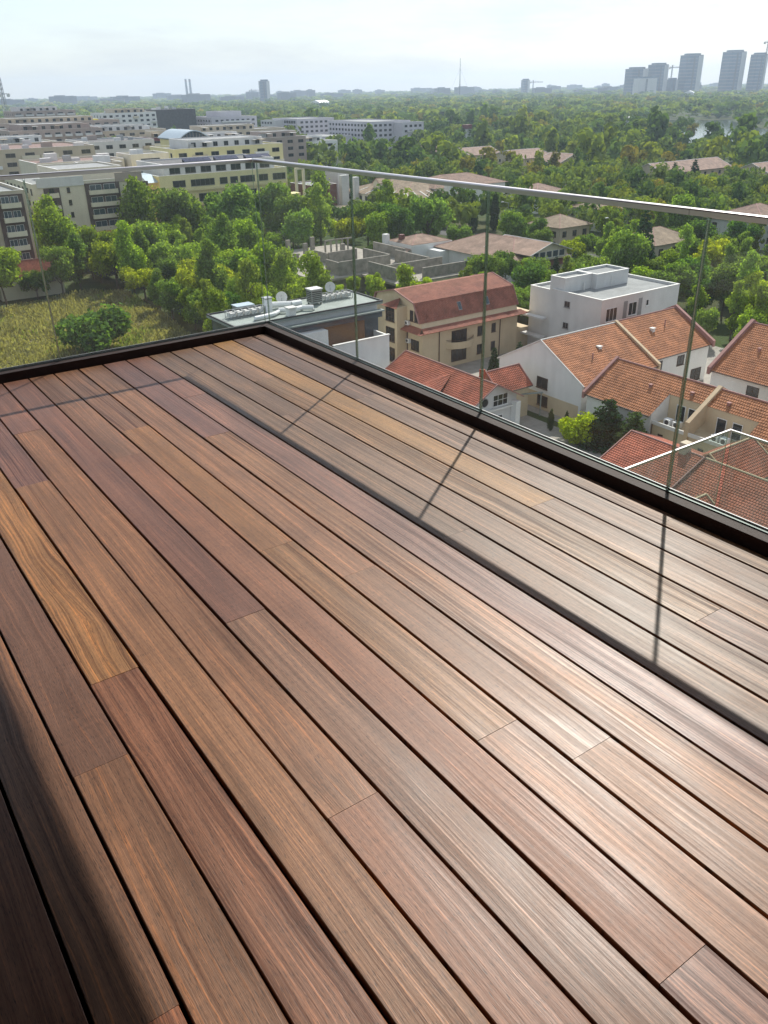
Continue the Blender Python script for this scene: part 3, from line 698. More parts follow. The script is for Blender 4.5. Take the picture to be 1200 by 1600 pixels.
mb.box(77.2, 100.4, 101.8, 102.8, -33.45, -33.37); mb.box(77.2, 78.49, 102.81, 106.8, -33.45, -33.37)
for f in range(len(mb.f)-12, len(mb.f)): mb.uv[f] = [(0, 0)]*4
sub(h, mb, 'canopy_roof', 'tile_brick')
sub(h, MB().box(76.5, 78.48, 106.9, 110.6, G, -29.9), 'stair_tower', 'render_beige')
mb = MB(); slope(mb, (76.2, 110.9, -30.0), (76.2, 106.6, -30.0), (78.6, 108.75, -28.9), (78.6, 108.75, -28.9), .3); sub(h, mb, 'tower_roof', 'tile_brick')
for z in (-32.3, -35.6, -38.9): window(h, 'x', (76.5, 108.75), z, 2.4, 2.3, 'frame_brown', 3, 3)
for yy in (105.6, 104.4): window(h, 'x', (78.5, yy), -32.0, .9, 1.7, 'frame_brown', 1)
window(h, 'x', (78.5, 104.7), -36.6, 2.1, 1.7, 'frame_brown', 3)
for z in (-36.2, -39.3):
    window(h, 'y', (86.1, 102.8), z, 3.2, 2.1, 'frame_brown', 4, sill=False); window(h, 'y', (90.6, 102.8), z+.4, 1.1, 1.6, 'frame_brown', 2); window(h, 'y', (93.6, 102.8), z+.5, .9, 1.5, 'frame_brown', 1)
mb = MB()
pts = [(83.4+5.8*k/8, 102.8-1.5*math.sin(math.pi*k/8)**.7) for k in range(9)]
for k in range(8): mb.bar((*pts[k], -36.3), (*pts[k+1], -36.3), .12, 1.1)
mb.poly([(x, y, -36.8) for x, y in pts]); sub(h, mb, 'balcony', 'render_beige')
mb = MB()
for k in range(8): mb.bar((*pts[k], -35.45), (*pts[k+1], -35.45), .06)
sub(h, mb, 'balcony_rail', 'frame_brown')
for xx in (81.9, 95.0): sub(h, MB().tube((xx, 102.7, G), (xx, 102.7, -33.4), .08, n=6), 'downpipe', 'frame_brown')
sub(h, MB().tube((78.42, 106.7, G), (78.42, 106.7, -33.4), .08, n=6), 'downpipe', 'frame_brown')
sub(h, MB().box(99.0, 103, 104, 113, G, -36.5).box(99.0, 103.2, 103.8, 113, -34.0, -33.8), 'side_terrace', 'render_beige')
for yy, zz, lab in ((106.4, -32.7, 'air conditioner under the gable window of the beige gambrel house'), (106.2, -35.6, 'air conditioner on the lower side wall of the beige gambrel house')):
    a = thing('air_conditioner', lab, 'air conditioner', (78.2, yy, zz), 'air conditioners on the gambrel house'); MB().box(-.2, .25, -.42, .42, 0, .62).build('casing', M['white_metal'], a); MB().tube((-.22, .1, .31), (-.19, .1, .31), .24, n=12).build('fan_grille', M['dark_metal'], a)

# ---- low red house with semicircular gable window
h = house('red_roofed_house', 'low house with dark red tiled roof, round gable window and white gable', 'house', 65.4, 76); foot(65, 75, 75, 96)
gable(h, 65.8, 74.2, 76.4, 94.6, G, -35.3, -33.0, 'y', over=.5, verge=.9, course=.33, ridge=69.9, wall='render_grey', roof='tile_red')
mb = MB(); slope(mb, (64.6, 85.9, -35.2), (64.6, 81.5, -35.2), (68.9, 83.7, -33.5), (68.9, 83.7, -33.5), .33); slope(mb, (64.7, 86.6, -35.3), (64.6, 85.9, -35.2), (68.9, 83.7, -33.45), (68.9, 86.6, -33.9), .33)
sub(h, mb, 'dormer_roof', 'tile_red')
gable(h, 73, 78.5, 78.5, 83.5, G, -35.2, -33.2, 'x', over=.4, verge=.3, course=.33, wall='render_beige', roof='tile_red', names=('side_wing_wall', 'side_wing_roof'))
sub(h, MB().box(71.6, 72.2, 80.5, 81.1, -34.6, -32.6), 'chimney', 'tile_red')
window(h, 'y', (71.3, 76.4), -36.3, 2.6, 1.6, 'frame_white', 3, 2); window(h, 'y', (70.0, 76.4), -39.5, 3.6, 1.9, 'frame_white', 4, 2)
mb = MB().tube((68.6, 76.36, -35.4), (68.6, 76.44, -35.4), .62, n=20); w = sub(h, mb, 'round_window', 'frame_grey'); 
sub(h, MB().tube((68.6, 76.34, -35.4), (68.6, 76.4, -35.4), .5, n=20), 'pane', 'pane', w)
sub(h, MB().box(66.6, 74.0, 76.0, 76.39, -36.75, -36.5), 'string_course', 'coping'); sub(h, MB().box(73.3, 74.1, 75.4, 76.38, G, -36.0), 'porch_pillar', 'render_white')
sub(h, MB().bar((76.2, 79.0, -36.6), (80.0, 77.2, -36.6), .3, .15).tube((76.4, 78.9, G), (76.4, 78.9, -36.6), .09).tube((79.8, 77.3, G), (79.8, 77.3, -36.6), .09), 'carport', 'felt_green')

# ---- red house under the lower terrace
h = house('many_gabled_house', 'red tiled house with many small gables seen behind the lower glass', 'house', 65.5, 38); foot(65, 78, 30, 55)
gable(h, 66, 76, 45.6, 54.0, G, -35.0, -32.9, 'y', over=.5, verge=.5, course=.33, ridge=70.8, wall='render_sand', roof='tile_red', trim='coping_mauve')
gable(h, 66.3, 75.4, 30, 45.4, G, -35.1, -33.0, 'y', over=.4, verge=.1, course=.33, ridge=71.0, wall='render_sand', roof='tile_red', trim='coping_tan')
gable(h, 72.5, 79.5, 42, 49, G, -35.3, -33.0, 'x', over=.4, verge=.3, course=.33, wall='render_sand', roof='tile_red', trim='coping_tan', names=('side_wing_wall', 'side_wing_roof'))
gable(h, 62.6, 66.2, 38.4, 44.6, G, -36.4, -34.4, 'x', over=.3, verge=.3, course=.33, wall='render_sand', roof='tile_red', trim='coping_tan', names=('porch_wall', 'porch_roof'))
sub(h, MB().box(70.2, 71.2, 47.0, 47.8, -33.4, -31.9), 'chimney', 'render_sand')
for yy in (50, 53): window(h, 'x', (66, yy), -37.4, 1.2, 1.2, 'frame_white', 2)

# ---- white flat-roofed modern villa
h = house('flat_roofed_villa', 'white flat roofed modern villa with set back roof box', 'house', 102, 87); foot(101, 123, 86, 106)
flat(h, 102.2, 121.2, 87.3, 98.3, G, -29.0, 'render_grey', 'felt', .45, .3)
flat(h, 102.7, 109, 95.9, 99.2, -30, -27.0, 'render_grey', 'felt', .4, .3, name='roof_box'); flat(h, 109.02, 116.9, 94.8, 99.8, -30, -27.02, 'render_grey', 'felt', .4, .3, name='roof_box')
flat(h, 102.9, 108, 98.32, 104, G, -29.4, 'render_grey', 'felt', .4, .3, name='rear_wing')
sub(h, MB().box(101.0, 102.18, 99, 104, -34.2, -33.9).box(101.0, 102.18, 99, 104, -37.4, -37.1), 'balcony', 'render_grey')
for yy, z in ((94.6, -31.4), (94.6, -34.9)): window(h, 'x', (102.2, yy), z, 1.2, 1.0, 'frame_grey', 2)
window(h, 'y', (104.6, 87.3), -32.6, 2.6, 2.1, 'frame_white', 3); window(h, 'y', (109.6, 87.3), -32.4, 2.0, 2.1, 'frame_white', 2); window(h, 'y', (113.2, 87.3), -31.4, .7, 1.0, 'frame_white', 1)
panel(h, 'y', 107.4, 108.3, 87.3, -33, -29.9, 'felt', .03); panel(h, 'y', 111, 111.9, 87.3, -33, -29.9, 'felt', .03)
sub(h, MB().box(121.22, 122.6, 90, 96, -30.1, -29.8).box(121.22, 122.4, 90, 96, -33.3, -33.0), 'side_canopy', 'render_grey')
sub(h, MB().tube((107, 95.6, -29.4), (107, 95.6, -28.2), .12).tube((112.6, 94.6, -29.4), (112.6, 94.6, -27.6), .05), 'roof_pipe', 'coping')

# ---- pink-roofed houses beyond
h = house('pink_roofed_villa', 'large white villa with broad pale pink roof and glazed upper gable', 'house', 134, 141); foot(132, 154, 140, 172)
sub(h, MB().box(136, 152, 144, 171, G, -35.1), 'wall', 'render_white')
hip(h, 136, 152, 144, 171, -35.05, -31.6, 'tile_pink', 1.1, .4)
sub(h, MB().box(139.5, 151, 142, 149, -35.5, -33.55), 'upper_storey_wall', 'render_cream')
gable(h, 139.5, 151.3, 141.6, 156, -35.4, -33.4, -31.5, 'y', over=.9, verge=.9, course=.4, wall='render_cream', roof='tile_pink', trim='coping', names=('upper_wall', 'upper_roof'))
for k in range(5): window(h, 'y', (141.2+k*2.1, 141.6), -34.9, 1.8, 1.5, 'frame_white', 1, pm='pane_blue')
sub(h, MB().box(137.2, 152.5, 141.0, 144, G, -36.4), 'front_bay_wall', 'render_cream')
mb = MB(); slope(mb, (136.8, 140.2, -36.5), (153, 140.2, -36.5), (152.5, 143.9, -35.4), (137.5, 143.9, -35.4), .4); sub(h, mb, 'bay_roof', 'maroon')
window(h, 'x', (136, 168), -38.3, .9, 1.3, 'frame_brown', 1); window(h, 'x', (136, 160), -39.4, 3.4, 2.3, 'frame_white', 3)
sub(h, MB().box(133, 136, 167, 172.5, G, -35.4), 'white_tower', 'render_white')
h = house('small_pink_roofed_house', 'small white house with flat pink roof and arched sun room', 'house', 128, 170); foot(127, 142, 169, 184)
sub(h, MB().box(128, 141, 172, 183, G, -34.2), 'wall', 'render_white'); hip(h, 128.5, 140.5, 172.5, 182.5, -34.1, -32.6, 'tile_pink', .3, .4)
sub(h, MB().box(126.2, 127.98, 172.6, 181, G, -35.9), 'sun_room', 'render_cream'); mb = MB(); slope(mb, (125.8, 181.3, -36), (125.8, 172.3, -36), (128, 172.3, -35), (128, 181.3, -35), .4); sub(h, mb, 'sun_room_roof', 'tile_pink')
for k in range(5): window(h, 'x', (126.2, 173.6+k*1.6), -38, 1.2, 1.7, 'frame_white', 1, sill=False)
sub(h, MB().box(129.5, 130.6, 178.5, 179.8, -35, -32.4), 'chimney', 'maroon'); sub(h, MB().box(127, 128.4, 182.2, 183.6, G, -32.5), 'corner_pillar', 'render_white')

# ---- unfinished concrete frame
h = house('unfinished_concrete_building', 'unfinished grey concrete building with bare columns and open walls', 'building', 92, 145); foot(92, 124, 144, 199)
sub(h, MB().box(92.6, 122, 158.6, 197, -36.5, -36), 'floor_slab', 'concrete'); sub(h, MB().box(104, 124, 144.6, 158.58, -36.5, -36.02), 'floor_slab', 'concrete')
sub(h, MB().box(93.5, 121, 159.5, 196, G, -36.52), 'lower_wall', 'concrete_dark')
for x, y in ((96.3, 186.1), (97.0, 175.9), (96.8, 168.2), (105.8, 186.9), (103.2, 165.5), (104.8, 194), (112, 194), (112.5, 180)):
    hh = 3.1 if y > 166 else 1.6
    sub(h, MB().box(x-.55, x+.55, y-.35, y+.35, -36, -36+hh), 'column', 'concrete_dark')
def cwall(x0, x1, y0, y1, zt, z0=-36): sub(h, MB().box(x0, x1, y0, y1, z0, zt), 'wall', 'concrete_dark')
cwall(104.6, 105, 174.5, 180.6, -33.6); cwall(105, 113, 174.2, 174.6, -33.4); cwall(99.4, 113, 160.4, 160.8, -33.0); cwall(99.0, 99.38, 160.4, 166, -33.1)
cwall(106, 122, 152.2, 152.6, -33.4); cwall(105.6, 105.98, 147.6, 158.4, -33.3); cwall(112, 124, 146.4, 146.8, -33.8); cwall(113.2, 113.6, 161, 172, -33.0); cwall(118.4, 118.8, 152.7, 166, -33.2); cwall(121.6, 122, 166.5, 180, -33.4)
for k in range(6): sub(h, MB().box(111+k*1.7, 111.35+k*1.7, 186, 186.35, -36, -33.0), 'post', 'concrete_dark')
sub(h, MB().box(111, 119.85, 186, 186.3, -33.0, -32.7), 'beam', 'concrete_dark')

# ---- white building with machinery on its roof
h = house('white_office_building', 'white flat roofed building with machinery on the roof and brick recess', 'building', 46, 99); foot(45, 72, 98, 112)
sub(h, MB().box(46.6, 69.8, 102.6, 110.6, G, -27.35), 'wall', 'render_white')
sub(h, MB().box(46, 70.4, 101.9, 111, -27.3, -27.0), 'roof', 'felt_green')
e = MB(); e.box(46, 70.4, 101.88, 102.1, -26.98, -26.8); e.box(46, 70.4, 110.8, 111, -26.98, -26.8); e.box(46, 46.2, 102.12, 110.78, -26.98, -26.8); e.box(70.2, 70.4, 102.12, 110.78, -26.98, -26.8)
sub(h, e, 'roof_edge', 'dark_metal'); sub(h, MB().box(49, 70.0, 100.9, 101.86, -28.2, -28.0), 'lower_eave', 'felt_green')
sub(h, MB().box(46.7, 59.6, 100.2, 102.58, G, -29.2), 'white_bay', 'render_white'); sub(h, MB().box(49, 69.9, 101.4, 102.58, -29.1, -28.25), 'clerestory', 'pane_blue')
panel(h, 'y', 59.7, 67.3, 102.5, G, -28.6, 'brick', .1, 'brick_recess'); panel(h, 'y', 67.4, 69.8, 102.5, G, -28.6, 'pane_blue', .08, 'glazing')
sub(h, MB().box(59.62, 69.2, 98.7, 99.0, G, -31.2).box(68.9, 69.2, 99.02, 102.5, G, -31.2).box(59.62, 68.88, 99.02, 102.4, -34, -33.8), 'terrace_wall', 'render_white')
sub(h, MB().box(59.5, 69.3, 98.6, 99.08, -31.18, -31.08), 'coping', 'coping'); window(h, 'y', (55.2, 100.2), -31.6, 1.6, 1.2, 'frame_grey', 2)
sub(h, MB().box(46.3, 46.58, 103, 110, -33, -27.4), 'glazed_end', 'pane_blue')
rz = -26.98
def dish(x, y, label, s=0.8):
    d = thing('satellite_dish', label, 'satellite dish', (x, y, rz), 'satellite dishes on the white building')
    mb = MB(); n, R = 16, s
    cen = Vector((0, 0, 1.35)); ax = Vector((-.55, -.75, .35)).normalized(); a = ax.cross(Vector((0, 0, 1))).normalized(); b_ = ax.cross(a)
    rings = []
    for j in range(4):
        r_ = R*j/3; rings.append([cen + ax*(-.28*(1-(r_/R)**2)) + a*r_*math.cos(t*2*math.pi/n) + b_*r_*math.sin(t*2*math.pi/n) for t in range(n)])
    for j in range(3):
        for t in range(n):
            t2 = (t+1) % n
            mb.poly([rings[j][t], rings[j][t2], rings[j+1][t2], rings[j+1][t]] if j else [rings[0][0], rings[1][t2], rings[1][t]])
    mb.build('dish', M['coping'], d); MB().tube((0, 0, 0), (0, 0, 1.25), .05, n=6).build('mast', M['grey_metal'], d); MB().bar(cen-b_*.3, cen+ax*.65, .04).build('feed_arm', M['dark_metal'], d)
dish(57.0, 108.6, 'pale satellite dish beside the white ducts on the flat roof', .85); dish(66.2, 110.0, 'pale satellite dish at the back edge of the flat roof', .8)
a = thing('air_handling_unit', 'tall dark chiller with louvred sides standing on the flat roof', 'air handling unit', (61.6, 107.0, rz))
MB().box(-.9, .9, -.8, .8, .25, 2.2).build('casing', M['grey_metal'], a)
for k in range(6): MB().box(-.93, -.905, -.7, .7, .45+k*.27, .6+k*.27).build('louvre', M['dark_metal'], a)
for k in range(6): MB().box(-.8, .8, -.83, -.805, .45+k*.27, .6+k*.27).build('louvre', M['dark_metal'], a)
MB().box(-1, 1, -.9, .9, 2.2, 2.32).build('lid', M['coping'], a); [MB().box(p, p+.2, q, q+.2, 0, .25).build('foot', M['dark_metal'], a) for p in (-.8, .6) for q in (-.7, .5)]
a = thing('roof_hatch_box', 'low grey box with pale lid at the far side of the flat roof', 'hatch', (51.0, 109.2, rz)); MB().box(-1.3, 1.3, -.9, .9, 0, 1.0).build('box', M['grey_metal'], a); MB().box(-1.4, 1.4, -1, 1, 1.0, 1.12).build('lid', M['zinc'], a)
a = thing('ventilation_shaft', 'square ventilation shaft of pale metal among the roof ducts', 'vent', (53.6, 106.6, rz)); MB().box(-.5, .5, -.5, .5, 0, 2.0).build('shaft', M['white_metal'], a); MB().box(-.62, .62, -.62, .62, 2.08, 2.2).build('cap', M['grey_metal'], a); MB().box(-.4, -.3, -.4, -.3, 2.0, 2.08).box(.3, .4, .3, .4, 2.0, 2.08).build('spacer', M['dark_metal'], a)
a = thing('ventilation_shaft', 'low ventilation shaft at the front edge over the white bay', 'vent', (55.3, 102.9, rz)); MB().box(-.55, .55, -.5, .5, 0, 1.1).build('shaft', M['white_metal'], a); MB().box(-.7, .7, -.65, .65, 1.1, 1.25).build('cap', M['coping'], a)
dk = [('fat white duct lying behind the ventilation shaft', [(55.0, 108.3, .6), (57.6, 106.9, .6), (59.2, 106.9, .6)], .42), ('curved white duct in front of the ventilation shaft', [(54.6, 105.2, .45), (56.4, 104.2, .45), (58.0, 104.6, .45), (59.4, 103.6, .45)], .34),
      ('bundle pipe along the front of the flat roof', [(50.0, 103.6, .35), (53.2, 104.0, .35), (54.4, 104.9, .35)], .28)]
for lab, pts, r_ in dk:
    a = thing('roof_duct', lab, 'duct', (0, 0, rz), 'ducts on the white building'); mb = MB()
    for p, q in zip(pts, pts[1:]): mb.tube(p, q, r_, n=10)
    mb.build('pipe', M['white_metal'], a); mb = MB()
    for p in pts: mb.box(p[0]-.12, p[0]+.12, p[1]-.12, p[1]+.12, 0, p[2]-r_*.8)
    mb.build('stand', M['grey_metal'], a)
for lab, x0, y0, ln in (('steel lattice of chillers along the far left of the flat roof', 47.5, 107.0, 5.6), ('steel lattice frame beyond the dark chiller', 63.4, 107.6, 4.8)):
    a = thing('roof_lattice', lab, 'rack', (x0, y0, rz), 'steel racks on the white building'); mb = MB(); mc = MB()
    n = 5
    for k in range(n+1):
        x = ln*k/n
        for yy in (-.8, .8): mb.bar((x, yy, 0), (x, yy, 1.0), .07)
        mb.bar((x, -.8, 1.0), (x, .8, 1.0), .07)
        if k < n: mb.bar((x, -.8, .05), (x+ln/n, -.8, 1.0), .06); mb.bar((x, .8, 1.0), (x+ln/n, .8, .05), .06); mc.box(x+.15, x+ln/n-.15, -.6, .6, .25, .8)
    for yy in (-.8, .8):
        for z in (.1, 1.0): mb.bar((0, yy, z), (ln, yy, z), .07)
    mb.build('lattice', M['grey_metal'], a); mc.build('chiller_row', M['coping'], a)

# ---- large white building with tan hipped roofs and dormers
h = house('tan_roofed_building', 'long white building with tan hipped roof and pale roof ribs', 'building', 178, 240); foot(176, 232, 238, 312)
sub(h, MB().box(180, 208, 246, 285, G, -33.5), 'wall', 'render_white'); hip(h, 180, 208, 246, 285, -33.5, -29.2, 'tile_tan', 1.0, .5)
sub(h, MB().box(196, 230, 249.5, 270, G, -31.5), 'rear_wing_wall', 'render_white'); hip(h, 196, 230, 249.5, 270, -31.5, -28.2, 'tile_rose', .8, .5, name='rear_roof')
sub(h, MB().box(197.5, 201, 242.8, 246, G, -29.6), 'white_tower', 'render_white')
for k in range(6): sub(h, MB().bar((181+4.2*k, 244.9, -33.4), (184+3.0*k, 250.5, -32.0), .35, .3), 'roof_rib', 'coping')
for k in range(5): sub(h, MB().bar((178.9, 248+7*k, -33.4), (184.4, 251+6*k, -32.0), .35, .3), 'roof_rib', 'coping')
for k in range(7): window(h, 'y', (182+2.2*k, 246), -36.2, 1.4, 1.8, 'frame_grey', 1)
for k in range(10): window(h, 'x', (180, 248.5+3.6*k), -36.2, 1.6, 1.8, 'frame_grey', 2)
gable(h, 184.5, 188, 268, 272, -33, -30.0, -28.6, 'x', over=.2, verge=.2, wall='render_cream', roof='tile_tan', names=('turret_wall', 'turret_roof'), course=.5)
h = house('glazed_villa', 'grey villa with tall glazed bay and tan roof right of the cypress trees', 'house', 222, 224); foot(221, 238, 222, 240)
sub(h, MB().box(222, 236, 224, 238, G, -33.2), 'wall', 'render_white'); hip(h, 222, 236, 224, 238, -33.2, -30.6, 'tile_rose', .9, .5)
for k in range(4): window(h, 'y', (224+3.2*k, 224), -37.5, 2.4, 3.4, 'frame_white', 2, 2, pm='pane_blue')
for k in range(3): window(h, 'x', (222, 227+3.6*k), -37.5, 2.2, 3.2, 'frame_white', 2, 2, pm='pane_blue')

# ---- maroon hall with cream frame
h = house('maroon_hall', 'dark red clad hall with cream columns beside the yellow building', 'building', 160, 272); foot(158, 186, 270, 302)
flat(h, 160.5, 171, 276, 292, G, -29.8, 'maroon', 'felt', .3); sub(h, MB().box(158.6, 163.4, 274.6, 275.9, G, -31.5), 'grey_porch', 'render_grey')
for xx in (153.5, 156.5): sub(h, MB().box(xx, xx+.8, 275, 275.8, G, -24), 'column', 'render_cream')
sub(h, MB().box(153.5, 157.3, 275, 275.8, -24, -23.4), 'lintel', 'render_cream'); sub(h, MB().box(158, 186, 268, 273, G, -37), 'low_wing', 'render_beige'); sub(h, MB().box(172, 175, 274, 276, G, -27).box(177.4, 179.6, 274, 276, G, -28), 'render_tower', 'render_grey')
h = house('grey_block', 'narrow pale grey block with dark slot windows behind the first glass joint', 'building', 172, 262)
flat(h, 176, 181, 283, 292, G, -26.5, 'render_grey', 'felt', .3); foot(175, 182, 282, 293)
for z in (-30, -33): window(h, 'y', (178.5, 283), z, 2.8, 1.5, 'frame_grey', 2)

# ---- yellow office building
h = house('yellow_office_building', 'long pale yellow office building with ribbon windows and set back top floor', 'building', 98, 250); foot(94, 150, 248, 282)
flat(h, 98, 140.5, 250, 278, G, -20.6, 'render_yellow', 'felt', .9, .3)
flat(h, 101, 138, 253.5, 276, -21.4, -17.8, 'render_grey', 'felt_dark', .4, .3, name='set_back_floor')
panel(h, 'x', 250.2, 277.8, 98, G, -20.9, 'render_ochre', .05, 'ochre_side')
yw = dict(fm='frame_grey', pm='pane')
for (x, w) in ((104, 4.0), (108.5, 1.6), (112.3, 6.2), (118.4, 2.6), (121.9, 2.6), (126.5, 5.0), (132, 3.2), (137.6, 4.6)): window(h, 'y', (x, 250), -24.0, w, 1.9, nx=max(1, int(w/1.5)), **yw)
for (x, w) in ((103.4, 5.2), (113.0, 6.4), (118.2, 1.2), (121.8, 2.2), (127, 4.6), (132.2, 3.4), (138, 4.4)): window(h, 'y', (x, 250), -28.4, w, 2.3, nx=max(1, int(w/1.5)), **yw)
for (x, w) in ((106.5, 6.5), (117, 11.5), (128, 4.5), (136.3, 8.5)): window(h, 'y', (x, 250), -32.8, w, 2.2, nx=max(1, int(w/1.5)), **yw)
for (x, w) in ((107, 8), (118, 10), (131, 9)): window(h, 'y', (x, 250), -37, w, 2.2, nx=max(1, int(w/1.5)), **yw)
for k in range(7): window(h, 'y', (104.5+5.0*k, 253.5), -20.6, 3.4, 1.8, nx=2, **yw)
sub(h, MB().box(100, 144, 249.1, 249.98, -29.4, -28.6).box(140.6, 145, 249.99, 254, -29.4, -28.6), 'balcony_band', 'render_yellow'); sub(h, MB().box(99, 140, 249.3, 249.97, -25.2, -24.5), 'spandrel_band', 'render_yellow')
for z in (-26.4, -30.4, -34.4):
    for y, w in ((254.5, 2.6), (259, 1.2), (262.5, 3.4), (268.5, 1.2), (273, 3.6)): window(h, 'x', (97.95, y), z, w, 1.9, nx=max(1, int(w/1.5)), **yw)
mb = MB(); mb.extrude([(250.5, -22.2), (262, -22.2), (262, -20.3), (256, -20.3)], 'x', 94.6, 98.0); sub(h, mb, 'glazed_lean_to', 'zinc')
sub(h, MB().box(94.8, 97.9, 262.1, 276, G, -22.4), 'corner_bay', 'render_ochre'); sub(h, MB().box(95, 97.9, 262.4, 275, -22.38, -19.9), 'winter_garden', 'pane_blue')
for k, (x, y, w) in enumerate(((107, 262, 9), (117.5, 262, 8), (128, 262, 9))):
    a = thing('solar_panel_rack', ['dark blue solar panels on the yellow building roof, nearest its left end', 'dark blue solar panels in the middle of the yellow building roof', 'dark blue solar panels at the right end of the yellow building roof'][k], 'solar panel', (x, y, -18.15), 'solar panels on the yellow building')
    for j in range(4): MB().extrude([(-1, .2), (1, 1.0), (1, 1.06), (-1, .26)], 'x', j*w/4, (j+1)*w/4-.1).build('panel', plain('solar_cell', (0.012, 0.016, 0.05), .15) if (k+j) == 0 else bpy.data.materials['solar_cell'], a)
    MB().box(0, w, .9, 1, 0, 1).box(0, w, -1, -.9, 0, .22).build('stand', M['grey_metal'], a)

h.location.x -= 4
# ---- beige and brown apartment blocks on the left
def apartments(h, x0, x1, y0, y1, zt, wall, bays, floors=6, side=True, fh=3.05):
    flat(h, x0, x1, y0, y1, G, zt, wall, 'felt', .7, .25)
    for b in bays:
        kind, p0, p1 = b
        for f in range(floors):
            z = zt-3.3-fh*f
            if kind == 'loggia':
                if f == 0: panel(h, 'y', p0-.9, p1+.9, y0, zt-3.3-fh*floors, zt-.75, 'render_brown', .35)
                window(h, 'y', ((p0*.75+p1*.25), y0-.35), z, (p1-p0)*.42, 2.2, 'frame_white', 2, pm='pane_blue', sill=False); window(h, 'y', ((p0*.25+p1*.75), y0-.35), z, (p1-p0)*.42, 2.2, 'frame_white', 2, pm='pane_blue', sill=False)
                balcony(h, 'y', p0-.1, p1+.1, y0-.36, z, 1.0, .9, 'render_cream')
            elif kind == 'corner':
                if f == 0: panel(h, 'y', p0, p1, y0, zt-3.3-fh*floors, zt-1.2, 'render_brown', .2)
                balcony(h, 'y', p0-.8, p1-.6, y0-.2, z, 1.3, .95, wall)
                window(h, 'y', ((p0+p1)/2, y0-.2), z+.2, 1.4, 1.9, 'frame_brown', 2, sill=False)
            elif kind == 'win':
                window(h, 'y', ((p0+p1)/2, y0), z+.7, p1-p0, 1.3, 'frame_brown', 1)
    if side:
        n = int((y1-y0)/4.2)
        for f in range(floors):
            for k in range(n):
                yy = y0+2.1+4.2*k; z = zt-3.3-fh*f
                if k % 2: balcony(h, 'x', yy-1.6, yy+1.6, x0, z, 1.2, .95, wall); window(h, 'x', (x0, yy), z, 2.0, 2.1, 'frame_brown', 2, sill=False)
                else: window(h, 'x', (x0, yy), z+.6, 1.3, 1.5, 'frame_brown', 2)
h = house('apartment_block', 'beige apartment block with dark brown loggia frame in its middle', 'apartment block', 55, 236); foot(54, 92, 234, 272)
apartments(h, 55, 84, 236, 266, -19.0, 'render_cream', [('corner', 57.5, 61.5), ('win', 63.4, 64.2), ('loggia', 69, 76.4), ('win', 79.6, 81), ('corner', 82.4, 85.4)], 6)
panel(h, 'y', 76.5, 83.9, 236, -19.9, -17.6, 'render_taupe', .3); panel(h, 'y', 56, 68, 236, -20, -17.7, 'render_grey', .3)
flat(h, 63, 80, 240, 260, -19.6, -16.2, 'render_cream', 'felt', .4, name='penthouse')
h = house('apartment_block', 'pale apartment block with dark brown balconies at the left edge', 'apartment block', 24, 208); foot(20, 48, 206, 236)
apartments(h, 22, 46.5, 208, 232, -17.5, 'render_sand', [('corner', 25, 29), ('win', 32, 33.4), ('corner', 35, 39), ('loggia', 41, 45)], 7, False)
